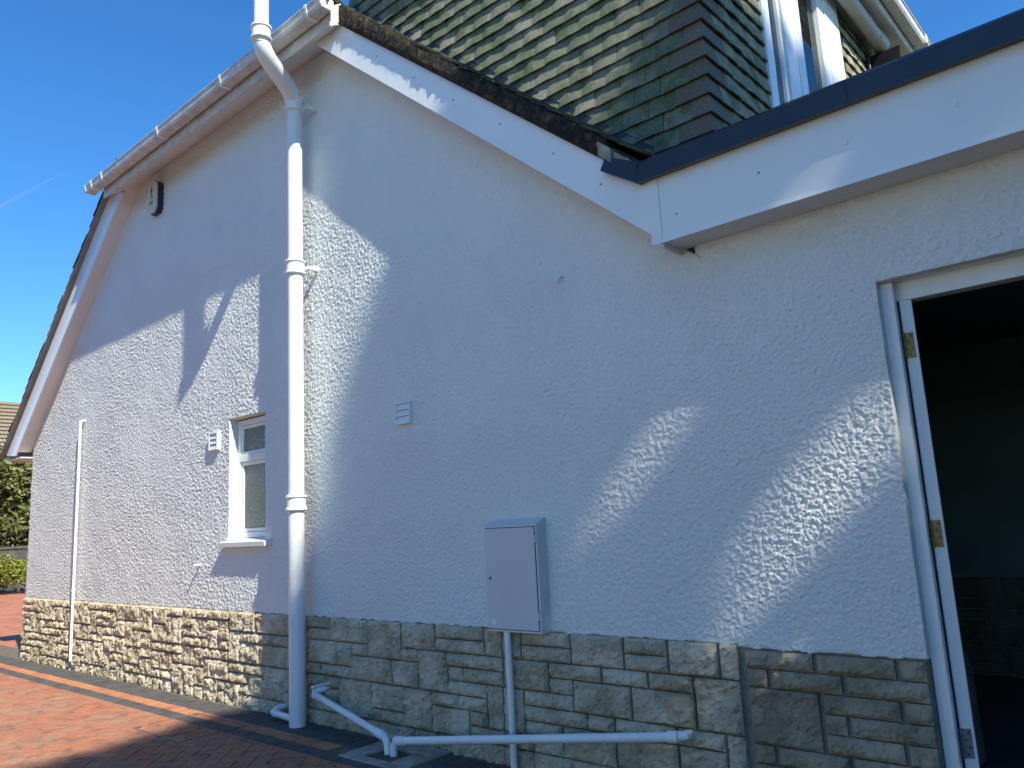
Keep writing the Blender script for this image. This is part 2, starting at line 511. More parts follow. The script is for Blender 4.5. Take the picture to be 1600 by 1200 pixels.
def jag(x0, x1, z, amp, step=.02, seed=0):
    pts = []; n = max(2, int(abs(x1-x0)/step))
    for i in range(n+1):
        x = x0+(x1-x0)*i/n
        pts.append((x, z + amp*(noise.noise((x*30, seed, 0))*.8+noise.noise((x*90, seed+3, 0))*.6)))
    return pts
def perlin(x, z, seed):
    """2D gradient noise on numpy arrays"""
    xi = np.floor(x).astype(np.int64); zi = np.floor(z).astype(np.int64)
    xf = x-xi; zf = z-zi
    def grad(ix, iz):
        h = (ix*374761393 + iz*668265263 + seed*974711) & 0xffffffff
        h = ((h ^ (h >> 13))*1274126177) & 0xffffffff
        h = h ^ (h >> 16)
        a = (h & 0xffff)/65536.0*2*np.pi
        return np.cos(a), np.sin(a)
    u = xf*xf*xf*(xf*(xf*6-15)+10); v = zf*zf*zf*(zf*(zf*6-15)+10)
    r_ = []
    for dx, dz in ((0, 0), (1, 0), (0, 1), (1, 1)):
        gx, gz = grad(xi+dx, zi+dz); r_.append(gx*(xf-dx)+gz*(zf-dz))
    return (r_[0]*(1-u)+r_[1]*u)*(1-v)+(r_[2]*(1-u)+r_[3]*u)*v
def pebbles(x, z, seed):
    """rounded grains: inverted distance to scattered points, numpy"""
    xi = np.floor(x).astype(np.int64); zi = np.floor(z).astype(np.int64)
    best = np.full(x.shape, -1.0)
    for dx in (-1, 0, 1):
        for dz in (-1, 0, 1):
            ix = xi+dx; iz = zi+dz
            h = (ix*374761393 + iz*668265263 + seed*974711) & 0xffffffff
            h = ((h ^ (h >> 13))*1274126177) & 0xffffffff
            h = h ^ (h >> 16)
            px = ix+(h & 0x3ff)/1024.0; pz = iz+((h >> 10) & 0x3ff)/1024.0
            r_ = .55+.6*((h >> 20) & 0xff)/256.0
            d = ((x-px)**2+(z-pz)**2)
            best = np.maximum(best, (1-d/(r_*r_*.75))*r_)
    return best
def stipple(x, z):
    """height of the roller-stippled masonry coating in metres"""
    wx = x+.002*perlin(x*35, z*35, 5); wz = z+.002*perlin(x*35+9, z*35, 6)
    a = perlin(wx*76, wz*84, 1); b_ = perlin(wx*140, wz*146, 2); c_ = perlin(wx*38, wz*42, 3)
    amp = .9+.35*perlin(x*1.1, z*1.1, 4)
    lump = pebbles(wx*92, wz*98, 11)*.42+a*.35+b_*.5+c_*.5
    return (lump*.0108)*amp - .0040 + .004*perlin(x*2.3, z*2.3, 8) + .0025*perlin(x*6, z*6, 9)
def lines(stops, steps):
    out_ = [stops[0]]
    for a, b_, st in zip(stops, stops[1:], steps):
        n = max(1, int(round((b_-a)/st)))
        out_ += [a+(b_-a)*(i+1)/n for i in range(n)]
    return np.array(out_)
def render_skin(name, xs, zs, keep, parent, back=.0118, seam=None):
    """finely stippled render surface on the plane y = 0 with turned-in edges"""
    X, Z = np.meshgrid(xs, zs)
    Y = -stipple(X, Z)
    nz, nx = X.shape
    cx = (X[:-1, :-1]+X[1:, 1:])/2; cz = (Z[:-1, :-1]+Z[1:, 1:])/2
    K = keep(cx, cz)
    idx = np.arange(nz*nx).reshape(nz, nx)
    q = np.stack([idx[:-1, :-1], idx[:-1, 1:], idx[1:, 1:], idx[1:, :-1]], -1)[K]
    P = np.stack([X, Y, Z], -1).reshape(-1, 3)
    Kp = np.zeros((K.shape[0]+2, K.shape[1]+2), bool); Kp[1:-1, 1:-1] = K
    edges = []
    for di, dj, e0, e1 in ((0, -1, (1, 0), (0, 0)), (0, 1, (0, 1), (1, 1)), (-1, 0, (0, 0), (0, 1)), (1, 0, (1, 1), (1, 0))):
        nb_ = Kp[1+di:Kp.shape[0]-1+di, 1+dj:Kp.shape[1]-1+dj]
        I, J = np.where(K & ~nb_)
        edges.append(np.stack([idx[I+e0[0], J+e0[1]], idx[I+e1[0], J+e1[1]]], -1))
    E_ = np.concatenate(edges)
    if seam is not None:
        xr = X.ravel(); E_ = E_[~((abs(xr[E_[:, 0]]-seam) < 1e-6) & (abs(xr[E_[:, 1]]-seam) < 1e-6))]
    nb0 = len(P)
    Pb = P.copy(); Pb[:, 1] = back
    used = np.unique(E_); remap = np.full(len(P), -1); remap[used] = nb0+np.arange(len(used))
    P = np.concatenate([P, Pb[used]])
    eq = np.stack([E_[:, 1], E_[:, 0], remap[E_[:, 0]], remap[E_[:, 1]]], -1)
    F = np.concatenate([q, eq])
    us = np.unique(F); rm = np.full(len(P), -1); rm[us] = np.arange(len(us))
    P = P[us]; F = rm[F]
    me = bpy.data.meshes.new(name)
    me.vertices.add(len(P)); me.vertices.foreach_set("co", P.astype(np.float32).ravel())
    me.loops.add(F.size); me.loops.foreach_set("vertex_index", F.astype(np.int32).ravel())
    me.polygons.add(len(F)); me.polygons.foreach_set("loop_start", np.arange(0, F.size, 4, dtype=np.int32))
    me.polygons.foreach_set("loop_total", np.full(len(F), 4, np.int32))
    me.update(calc_edges=True); me.validate()
    me.polygons.foreach_set("use_smooth", [True]*len(me.polygons))
    o = link(name, me, M_REND, parent, (0, 0, 0))
    return o
def wall_with_hole(outer, holes, y0, y1):
    mb = MB()
    loops = [outer]+holes
    allp = [q for L in loops for q in L]
    tris = tessellate_polygon([[Vector((u, v, 0)) for u, v in L] for L in loops])
    n = len(allp)
    mb.v = [(u, y0, v) for u, v in allp] + [(u, y1, v) for u, v in allp]
    for t in tris: mb.f.append(tuple(t)); mb.f.append(tuple(n+k for k in reversed(t)))
    s = 0
    for L in loops:
        m_ = len(L)
        for k in range(m_): mb.f.append((s+k, s+(k+1) % m_, n+s+(k+1) % m_, n+s+k))
        s += m_
    return mb
# gable wall with the small window opening
WX0, WX1, WZ0, WZ1 = -.93, -.385, 1.215, 2.212
EZ = 4.905                                        # wall / sloping soffit junction
outer = jag(XL, XR, PZ, .006, .02, 1) + [(XR, zr(XR))]
outer += [((3.32-(EZ-2.49)/.848), EZ), ((EZ-2.38)/.844-5.75, EZ), (XL, zl(XL))]
hole = [(WX0, WZ0), (WX1, WZ0), (WX1, WZ1)] + list(reversed(jag(WX0, WX1, WZ1, .004, .02, 5)))[1:]
gw = wall_with_hole(outer, [hole], .012, .12)
gw.build("wall_core", M_REND, house)
xs = lines([XL, -3.0, WX0, WX1, 1.5, XR], [.0095, .0082, .007, .0060, .0047])
zs = lines([PZ-.012, WZ0, WZ1, EZ+.02], [.0055, .0055, .0065])
def keep_gable(x, z):
    bot = PZ+.006*np.sin(x*41)*np.sin(x*17+1)+.005*perlin(x*28, x*0+.5, 31)
    k = (z < np.minimum(2.38+.844*(x+5.75), 2.49+.848*(3.32-x))+.012) & (z > bot)
    return k & ~((x > WX0) & (x < WX1) & (z > WZ0) & (z < WZ1))
render_skin("rendered_wall", xs, zs, keep_gable, house, seam=XR)
# remaining outside walls of the house (left flank and back)
MB().box(XL, XL+.2, .125, 7.5, .0, zl(XL)-.02).box(XL+.2, XR, 7.3, 7.5, 0, 2.6).box(XR-.2, XR, .95, 7.29, 0, 2.6).build("flank_wall", M_REND, house)
# render bell-drip edge
# ---- window
win = MB()
fy0, fy1 = .075, .118
def frame_rect(mb, x0, x1, z0, z1, w, y0, y1, ch=.003):
    mb.box(x0, x0+w, y0, y1, z0, z1, ch); mb.box(x1-w, x1, y0, y1, z0, z1, ch)
    mb.box(x0+w+.0005, x1-w-.0005, y0, y1, z0, z0+w, ch); mb.box(x0+w+.0005, x1-w-.0005, y0, y1, z1-w, z1, ch)
frame_rect(win, WX0+.004, WX1-.004, WZ0+.03, WZ1-.012, .045, fy0, fy1)
TZ = 1.885
win.box(WX0+.05, WX1-.05, fy0-.004, fy1, TZ-.028, TZ+.028, .004)
wo = win.build("window", M_PAINT, house)
tag(wo, "white painted window frame with transom and bubbled obscured glass")
cas = MB()
frame_rect(cas, WX0+.051, WX1-.051, WZ0+.078, TZ-.03, .028, fy0+.01, fy1-.004)
cas.build("casement", M_PAINT, wo)
cas = MB()
frame_rect(cas, WX0+.051, WX1-.051, TZ+.03, WZ1-.06, .024, fy0+.006, fy1-.004)
cas.build("fanlight", M_PAINT, wo)
MB().box(WX0+.075, WX1-.075, .098, .102, WZ0+.1, TZ-.05).build("pane", M_OBSC, wo)
MB().box(WX0+.072, WX1-.072, .098, .102, TZ+.05, WZ1-.08).build("pane", M_OBSC, wo)
sill = MB()
n = 14
for i in range(n):
    x0 = WX0-.05+(WX1+.09-WX0+.05)*i/n; x1 = WX0-.05+(WX1+.09-WX0+.05)*(i+1)/n
    d = rnd.uniform(-.004, .004)
    sill.hexa([(x0,-.062,WZ0-.032+d),(x1,-.062,WZ0-.032-d),(x1,.074,WZ0-.032),(x0,.074,WZ0-.032),(x0,-.066,WZ0+.002),(x1,-.066,WZ0+.002),(x1,.074,WZ0+.028),(x0,.074,WZ0+.028)])
so = sill.build("sill", M_REND, wo); tag(so, "thick white painted window sill with drip-encrusted front edge")
# dim bathroom behind the obscured glass
room = MB(); room.box(WX0-.4, WX1+.6, .125, .13, .8, WZ0+.05); room.box(WX0-.4, WX1+.6, 1.6, 1.65, .8, 2.5)
room.box(WX0-.45, WX0-.4, .125, 1.65, .8, 2.5); room.box(WX1+.6, WX1+.65, .125, 1.65, .8, 2.5)
room.box(WX0-.45, WX1+.65, .125, 1.65, 2.5, 2.55); room.box(WX0-.45, WX1+.65, .125, 1.65, .75, .8)
room.build("bathroom_lining", simple("bathroom_tiles", (.62, .72, .66), .6), house)

# ---- stone plinth
def stone_mesh(w, h, seed, rough=1.0, cell=.0135, deep=.030):
    nx = max(4, int(round(w/cell))); ny = max(4, int(round(h/cell)))
    mb = MB()
    sd = seed*7.31
    thin = h < .09
    tiltx = rnd.uniform(-.4, .4); tiltz = rnd.uniform(-.2, .35)
    for j in range(ny+1):
        for i in range(nx+1):
            u = i/nx; v = j/ny
            x = (u-.5)*w; z = (v-.5)*h
            if 0 < i < nx: x += rnd.uniform(-.3, .3)*w/nx
            if 0 < j < ny: z += rnd.uniform(-.3, .3)*h/ny
            ex = min(u, 1-u)*w; ez = min(v, 1-v)*h
            e = min(1, min(ex/.020, ez/.016))
            e = e*(2-e)
            q = (x*22+sd, z*22, sd)
            wq = noise.noise((x*18+sd, z*18, 3+sd))*.012
            f = noise.ridged_multi_fractal(((x+wq)*26+sd, (z-wq)*34, sd), .85, 2.2, 4, 1.0, 2.0)*.34
            f += noise.noise((x*50+sd, z*60, sd))*.36
            f += noise.noise((x*110+sd, z*120, sd))*.12
            f += noise.noise((x*13+sd, z*16, sd+5))*.75
            prof = .55+.45*math.sin(math.pi*min(1, max(0, v*1.05))) if thin else .8
            d = .004 + deep*e*(prof*.8+rough*(f-.35)*.95 + tiltx*(u-.5)*.7 + tiltz*(v-.5)*.7)
            if e == 0: d = .004+rnd.uniform(-.002, .003)
            mb.v.append((x, -max(.001, d), z))
    W = nx+1
    for j in range(ny):
        for i in range(nx):
            a = j*W+i
            mb.f.append((a, a+1, a+1+W, a+W))
    rim = [i for i in range(nx+1)] + [j*W+nx for j in range(1, ny+1)] + [ny*W+i for i in range(nx-1, -1, -1)] + [j*W for j in range(ny-1, 0, -1)]
    b0 = len(mb.v)
    for k in rim:
        x, y, z = mb.v[k]; mb.v.append((x, .02, z))
    n = len(rim)
    for k in range(n): mb.f.append((rim[(k+1) % n], rim[k], b0+k, b0+(k+1) % n))
    me = bpy.data.meshes.new("stone"); me.from_pydata(mb.v, [], mb.f)
    return me

# (x0, x1, first course, last course) read as built near the meter box and downpipe
NEAR = [(.18,.430,0,1),(.19,.430,1,2),(.439,.838,0,2),(.845,1.166,0,3),(1.175,1.472,0,2),(1.172,1.316,2,3),(1.481,1.876,0,1),(1.481,1.876,1,2),
(1.884,2.010,0,2),(.19,.508,2,4),(.516,.671,2,4),(.681,.837,2,3),(.680,1.072,3,5),(1.080,1.316,3,5),(1.324,1.574,2,5),(1.582,2.010,2,3),(1.582,1.700,3,4),
(1.708,2.010,3,4),(1.582,1.880,4,5),(1.888,2.000,4,7),(.18,.318,4,5),(.326,.671,4,5),(.18,.370,5,6),(.378,.529,5,6),(.19,.527,6,8),(.537,.868,5,8),
(.877,1.181,5,7),(.877,1.181,7,8),(1.189,1.428,5,8),(1.436,1.654,5,6),(1.662,1.880,5,6),(1.436,1.738,6,8),(1.746,1.880,6,7),(1.746,2.0,7,8),
(2.018,2.147,0,2),(2.155,2.480,0,1),(2.155,2.480,1,2),(2.488,2.798,0,2),(2.806,3.041,0,1),(2.806,3.041,1,2),(3.049,3.297,0,2),(3.305,3.392,0,2),
(2.018,2.328,2,4),(2.336,2.660,2,3),(2.668,2.925,2,3),(2.933,3.163,2,3),(2.336,2.480,3,4),(2.488,2.824,3,5),(2.832,3.163,3,5),(3.171,3.392,2,5),
(2.008,2.150,4,7),(2.158,2.480,4,5),(2.158,2.560,5,6),(2.568,2.720,5,6),(2.728,3.058,5,6),(2.158,2.400,6,7),(2.408,2.720,6,8),(2.728,3.058,6,8),(3.066,3.297,5,6),
(3.305,3.392,5,7),(3.066,3.297,6,8),(2.008,2.2,7,8),(2.208,2.400,7,8)]
NEAR = [s for s in NEAR]
GARAGE_ST = [(3.419,3.717,0,1),(3.729,4.030,0,1),(4.042,4.140,0,1),(3.425,3.517,1,2),(3.531,3.823,1,2),(3.836,4.140,1,2),(3.425,3.722,2,5),(3.736,4.030,2,3),
(4.042,4.140,2,3),(3.736,3.826,3,4),(3.838,4.140,3,4),(3.736,4.027,4,5),(4.039,4.140,4,5),(3.425,3.517,5,6),(3.530,3.819,5,6),(3.831,4.140,5,6),
(3.425,3.70,6,7),(3.712,4.140,6,7),(3.425,3.62,7,8),(3.632,3.9,7,8),(3.912,4.140,7,8),(3.425,3.75,8,9),(3.762,4.140,8,9)]
plinth = MB().box(XL+.004, XR, .022, .118, -.1, PZ+.02).build("stone_plinth", M_MORTAR, house)
def put_stone(x0, x1, k0, k1, parent, mt, seed, rough=1.0, deep=.027, top=PZ, y=0.0):
    z1 = top-k0*CU; z0 = top-k1*CU
    gap = .0035
    me = stone_mesh(x1-x0-2*gap, z1-z0-2*gap, seed, rough, deep=deep)
    me.materials.append(mt)
    return link("stone", me, None, parent, ((x0+x1)/2, y, (z0+z1)/2))
seed = 0
for s in NEAR:
    seed += 1; put_stone(*s, plinth, M_STONE, seed)
# bottom course runs on below the pavers
x = .18
while x < 3.35:
    w = rnd.choice((.2, .26, .32, .16)); w = min(w, 3.392-x)
    if 3.392-(x+w) < .08: w = 3.392-x
    seed += 1; put_stone(x, x+w, 8, 9.4, plinth, M_STONE, seed); x += w
# the rest of the plinth: random coursed pattern on the same courses
cw = .056
x0g, x1g = XL-.006, .178
ncol = int(round((x1g-x0g)/cw)); cwx = (x1g-x0g)/ncol
occ = [[False]*ncol for _ in range(9)]
SHAPES = [(4,1),(5,1),(6,1),(7,1),(3,1),(3,2),(4,2),(5,2),(6,2),(4,3),(3,3),(5,3),(2,1),(2,2),(7,2)]
WGT = [4,5,5,3,3,5,7,7,4,3,3,3,1,1,2]
cnt = 0
for r_ in range(9):
    for c_ in range(ncol):
        if occ[r_][c_]: continue
        mxw = 0
        while c_+mxw < ncol and not occ[r_][c_+mxw] and mxw < 8: mxw += 1
        for _ in range(12):
            w, h = rnd.choices(SHAPES, WGT)[0]
            if w <= mxw and r_+h <= 9 and (mxw-w != 1): break
        else: w, h = min(mxw, 5), 1
        if mxw-w == 1: w = mxw
        if any(occ[r_+a][c_+b_] for a in range(h) for b_ in range(w)): h = 1
        for a in range(h):
            for b_ in range(w): occ[r_+a][c_+b_] = True
        seed += 1; cnt += 1
        put_stone(x0g+c_*cwx, x0g+(c_+w)*cwx, r_, r_+h+(.4 if r_+h == 9 else 0), plinth, M_STONE, seed)
print("stones", seed, cnt)

# ---- bargeboards, soffits, verges
def slope_strip(mb, f, x0, x1, dz0, dz1, y0, y1, n=1):
    """prism following the roof pitch between vertical offsets dz0..dz1 and depths y0..y1"""
    for i in range(n):
        a = x0+(x1-x0)*i/n; b_ = x0+(x1-x0)*(i+1)/n
        mb.hexa([(a,y0,f(a)+dz0),(b_,y0,f(b_)+dz0),(b_,y1,f(b_)+dz0),(a,y1,f(a)+dz0),(a,y0,f(a)+dz1),(b_,y0,f(b_)+dz1),(b_,y1,f(b_)+dz1),(a,y1,f(a)+dz1)])
    return mb
YB = -.185; YBL = -.15
rb = MB()
rb.prism([(.62, zr(.62)), (3.302, zr(3.302)), (3.302, 2.80), (3.05, zr(3.05)+.262), (.62, zr(.62)+.262)], 'y', YB, YB+.018)
rbo = rb.build("bargeboard", M_WHITE, house); tag(rbo, "white plastic bargeboard sloping down right beneath the mossy verge")
def screw(x, y, z, parent, axis='y', r=.006, mt=M_WHITE, nm="screw_cap"):
    mb = MB().tube([(0, -.0045, 0), (0, -.003, 0), (0, .002, 0)], [r*.55, r, r*1.05], 10)
    o = mb.build(nm, mt, parent, True, recenter=False); o.location = Vector((x, y, z))-world_loc(parent); return o
for x, dz in ((.80,.15),(1.30,.17),(1.66,.16),(2.0,.15),(2.36,.155),(2.72,.15),(3.0,.12)):
    screw(x, YB, zr(x)+dz, rbo, mt=M_STEEL, r=.005)
MB().hexa([(.6,YB+.0185,zr(.6)+.004),(3.31,YB+.0185,zr(3.31)+.004),(3.31,.009,zr(3.31)+.004),(.6,.009,zr(.6)+.004),
           (.6,YB+.0185,zr(.6)+.016),(3.31,YB+.0185,zr(3.31)+.016),(3.31,.009,zr(3.31)+.016),(.6,.009,zr(.6)+.016)]).build("verge_soffit", M_SOFF, house)
lb = MB()
lx1 = (4.80-2.38)/.844-5.75
lb.prism([(-5.77, 2.365), (-5.70, zl(-5.70)), (lx1, zl(lx1)), (lx1-.1, zl(lx1-.1)+.33), (-6.10, zl(-6.10)+.33), (-6.10, 2.40)], 'y', YBL, YBL+.018)
lbo = lb.build("bargeboard", M_WHITE, house); tag(lbo, "white bargeboard rising on the left gable slope")
for x in (-5.72, -5.32, -4.92, -4.52, -4.12, -3.72, -3.36): screw(x, YBL, zl(x)+.17, lbo, r=.007)
slope_strip(MB(), zl, -5.72, lx1+.15, .004, .016, YBL+.0185, .009).build("verge_soffit", M_SOFF, house)
# boxed eaves at the left corner
eb = MB().box(-6.08, XL-.002, YBL+.019, 7.5, 2.33, 2.345); eb.box(-6.10, -6.08, YBL+.019, 7.5, 2.33, 2.5)
eb.build("eaves_box", M_SOFF, house)
gl_ = MB().prism([(-6.105,2.47),(-6.215,2.47),(-6.215,2.46),(-6.20,2.40),(-6.115,2.40),(-6.105,2.46)], 'y', -.12, 7.5)
gl_.build("side_gutter", M_GUT, house)
# undercloak + tiles of the left verge
slope_strip(MB(), zl, -6.13, lx1-.02, .334, .352, YBL-.055, .4).build("undercloak", simple("undercloak_board", (.27, .25, .235), .9, .2, 8), house)
vt = MB().build  # noqa
tl = thing  # noqa
roof = MB()
RT = .47                                            # vertical offset of the roof surface above the soffit line
ax = -1.14
ridge = zr(ax)+RT
HX1 = 1.02; HX0 = -3.30
hz = zr(HX1)+RT
ry = -.40+(ridge-hz)/.85
def slab(poly, t=.05):
    n = len(poly); i = len(roof.v)
    roof.v += [tuple(q) for q in poly]+[(q[0], q[1], q[2]-t) for q in poly]
    roof.f.append(tuple(range(i, i+n))); roof.f.append(tuple(range(i+2*n-1, i+n-1, -1)))
    for k in range(n): roof.f.append((i+k, i+(k+1) % n, i+n+(k+1) % n, i+n+k))
slab([(HX1, -.15, zr(HX1)+.36), (ax, ry, zr(ax)+.36), (ax, 7.5, zr(ax)+.36), (3.28, 7.5, zr(3.28)+.36), (3.28, -.15, zr(3.28)+.36)])
slab([(HX0, -.15, zl(HX0)+.40), (ax, ry, zl(ax)+.40), (ax, 7.5, zl(ax)+.40), (-6.15, 7.5, zl(-6.15)+.40), (-6.15, -.15, zl(-6.15)+.40)])
slab([(HX0, -.36, 4.93), (HX1, -.36, 4.93), (ax+.05, ry, zr(ax)+.36), (ax-.05, ry, zr(ax)+.36)])
ro = roof.build("roof", M_RTILE, house)
# left verge: edges of the tile courses seen against the sky
vl = MB().box(-.001, .001, -.001, .001, 0, .001)
def verge_tile(parent, f, x, dz, sgn, y0, mt, L=.165, t=.016, yin=.35):
    a, b_ = x, x+L
    lift = .022
    za = f(a)+dz+(lift if sgn > 0 else 0); zb = f(b_)+dz+(0 if sgn > 0 else lift)
    if sgn > 0: za = f(a)+dz+lift; zb = f(b_)+dz
    else: za = f(a)+dz; zb = f(b_)+dz+lift
    mb = MB().hexa([(a,y0,za-t),(b_,y0,zb-t),(b_,yin,zb-t),(a,yin,za-t),(a,y0,za),(b_,y0,zb),(b_,yin,zb),(a,yin,za)])
    return mb.build("verge_tile", mt, parent)
x = -6.19
while x < lx1-.1:
    verge_tile(ro, zl, x, .385+rnd.uniform(-.004, .008), 1, YBL-.05+rnd.uniform(-.012, .006), M_RTILE, L=.15)
    x += .105
bedl = MB()
slope_strip(bedl, zl, -6.12, lx1-.05, .3525, .375, YBL-.045, .1, 30)
bedl.build("verge_bedding", M_MOSS, house)
# right verge: moss-covered mortar bed with tile edges
def mossy_strip(x0, x1, seed):
    mb = MB(); nx = 230; prof = [(.2635, .012), (.268, -.016), (.305, -.023), (.345, -.022), (.382, -.014), (.402, .010), (.405, .07), (.39, .2)]
    m_ = len(prof)
    for i in range(nx+1):
        x = x0+(x1-x0)*i/nx
        fade = max(0.0, min(1.0, (2.2-x)/.9))
        for j, (dz, dy) in enumerate(prof):
            a = 0.0 if j == 0 else (.004 if j == 1 else .013)
            nz = noise.noise((x*14, j*.9, seed))+.7*noise.noise((x*40, j*1.9, seed+4))
            bulge = (.040*fade*(.5+noise.noise((x*7, 2, seed))) if j >= 3 else 0)
            mb.v.append((x, YB+dy-abs(nz)*a, zr(x)+dz+nz*a*.7+bulge))
    for i in range(nx):
        for j in range(m_-1):
            a = i*m_+j; mb.f.append((a, a+m_, a+m_+1, a+1))
    i0 = [j for j in range(m_)]; i1 = [nx*m_+j for j in range(m_)]
    mb.f.append(tuple(i0)); mb.f.append(tuple(reversed(i1)))
    return mb
vb = mossy_strip(.80, 3.06, 3.3).build("verge_bedding", M_MOSS, house); tag(vb, "dark mossy mortar verge along the right gable slope")
slope_strip(MB(), zr, .80, 3.06, .262, .2662, YB-.020, .1).build("undercloak", simple("slate_undercloak", (.03, .03, .035), .8), house)
x = .82
while x < 3.15:
    verge_tile(ro, zr, x, .402+rnd.uniform(-.003, .006), -1, YB-.012+rnd.uniform(-.014, .008), M_RTILE, yin=.24)
    x += .105
# moss tufts along the verge
tufts = MB()
for k in range(1500):
    x = .84+rnd.random()**1.35*2.1
    a = rnd.uniform(.0, 1.0)
    y = YB-.026+.03*a*rnd.random(); z = zr(x)+.30+.125*a
    l = rnd.uniform(.006, .018)*(1.15 if x < 2.0 else .7); wd = .003
    d = Vector((rnd.uniform(-.6, .6), -rnd.uniform(.3, 1), rnd.uniform(-.2, .9))).normalized()*l
    s_ = d.cross(Vector((rnd.uniform(-1, 1), rnd.uniform(-1, 1), rnd.uniform(-1, 1)))).normalized()*wd
    q = Vector((x, y, z))
    tufts.quad(q-s_, q+s_, q+d)
to = tufts.build("moss", M_MOSS, house); tag(to, kind="stuff")
# broken mortar at the foot of the verge
bm_ = MB()
slope_strip(bm_, zr, 3.03, 3.10, .268, .345, YB-.050, .05, 2)
slope_strip(bm_, zr, 3.10, 3.262, .275, .335, YB-.022, .06, 3)
bm_.build("exposed_mortar", M_BEDDING, house)
# lead flashing at the foot of the tile-hung cheek
YC = .25
slope_strip(MB(), zr, .55, 3.36, .36, .50, YC-.035, YC-.03).build("flashing", M_LEAD, house)
slope_strip(MB(), zr, .55, 3.36, .412, .419, -.02, YC-.036).build("flashing", M_LEAD, house)

# ---- half-hip eaves: sloping soffit, fascia, gutter
FX0, FX1 = -2.93, .92
FY = -.285
MB().hexa([(FX0,FY+.02,4.755),(FX1,FY+.02,4.755),(FX1-.02,.010,EZ+.006),(FX0,.010,EZ+.006),(FX0,FY+.02,4.77),(FX1,FY+.02,4.77),(FX1-.02,.010,EZ+.022),(FX0,.010,EZ+.022)]).build("eaves_soffit", M_SOFF, house)
MB().box(FX0-.06, FX1, FY, FY+.0195, 4.742, 4.922, .002).build("eaves_fascia", M_GUT, house)
G0, G1 = -3.16, .97
gp = [(-0.294,4.896),(-0.294,4.840),(-0.307,4.822),(-0.387,4.822),(-0.398,4.840),(-0.402,4.888),(-0.408,4.888),(-0.408,4.896),(-0.396,4.896),(-0.392,4.850),(-0.382,4.828),(-0.312,4.828),(-0.300,4.842),(-0.300,4.896)]
gut = MB().prism(gp, 'x', G0, G1).build("gutter", M_GUT, house); tag(gut, "weathered white square-section gutter across the half-hip")
endp = [(-0.292,4.899),(-0.292,4.840),(-0.305,4.818),(-0.389,4.818),(-0.402,4.840),(-0.411,4.886),(-0.411,4.899)]
for x in (G0-.004, G1-.012): MB().prism(endp, 'x', x, x+.016).build("end_cap", M_PAINT, gut)
brk = [(-0.293,4.900),(-0.293,4.837),(-0.306,4.816),(-0.389,4.816),(-0.401,4.837),(-0.412,4.884),(-0.412,4.902),(-0.398,4.902)]
for x in (-3.01, -2.75, -1.52, -.40, .80): MB().prism(brk, 'x', x-.013, x+.013).build("bracket", M_PAINT, gut)
# right-hand end of the eaves box
MB().prism([(FY+.021,4.75),(-.19,4.82),(-.19,4.96),(FY+.021,4.91)], 'x', FX1-.012, FX1).build("box_end", M_PAINT, house)

# ---- dormer
DX = XR                                            # front face
DZT = 5.02
dz_roof = 5.22
dorm = MB()
dorm.prism([(3.385, 2.82), (3.385, 5.20), (.55, 5.745), (.55, zr(.55)+.34)], 'y', YC+.006, YC+.1)
dorm.box(3.30, 3.385, YC+.101, 1.02, 2.82, dz_roof); dorm.box(3.30, 3.385, 2.50, 6.5, 2.82, dz_roof)
dorm.box(3.30, 3.385, 1.0, 2.52, 2.82, 3.25)
dorm.build("dormer_wall", M_FELT, house)
# hung tiles
TW, TG, TL_ = .168, .104, .165
def tile_mesh(w, seed, mt):
    rr_ = random.Random(seed)
    mb = MB(); nx = 5
    camb = rr_.uniform(.004, .009); t = .012
    drop = [rr_.uniform(-.002, .002) for _ in range(nx+1)]
    low = []; 
    for i in range(nx+1):
        u = i/nx; x = (u-.5)*w
        c = camb*4*u*(1-u)
        yb = -.040-c; yt = -.012
        mb.v += [(x, yb, drop[i]), (x, yt-c*.3, TL_), (x, yb+t, drop[i]+.001), (x, yt+t, TL_)]
    for i in range(nx):
        a = i*4; b_ = a+4
        mb.f += [(a, b_, b_+1, a+1), (a+2, a+3, b_+3, b_+2), (a, a+2, b_+2, b_), (a+1, b_+1, b_+3, a+3)]
    mb.f += [(0, 1, 3, 2), (nx*4, nx*4+2, nx*4+3, nx*4+1)]
    me = mb.mesh("tile"); me.materials.append(mt); return me
tms = [tile_mesh(TW-.003, 40+i, M_TILE) for i in range(10)]
tmf = [tile_mesh(TW-.003, 60+i, M_FTILE) for i in range(8)]
ct = MB().box(.6, 3.36, YC+.001, YC+.005, 2.84, 2.9).build("tile_cladding", M_FELT, house); tag(ct, "green algae-stained hung tiles on the dormer cheek")
cf = MB().box(3.387, 3.39, YC+.02, .98, 2.84, 2.9).build("tile_cladding", M_FELT, house); tag(cf, "sunlit hung tiles on the dormer front either side of its window")
nrow = 27
ntile = 0
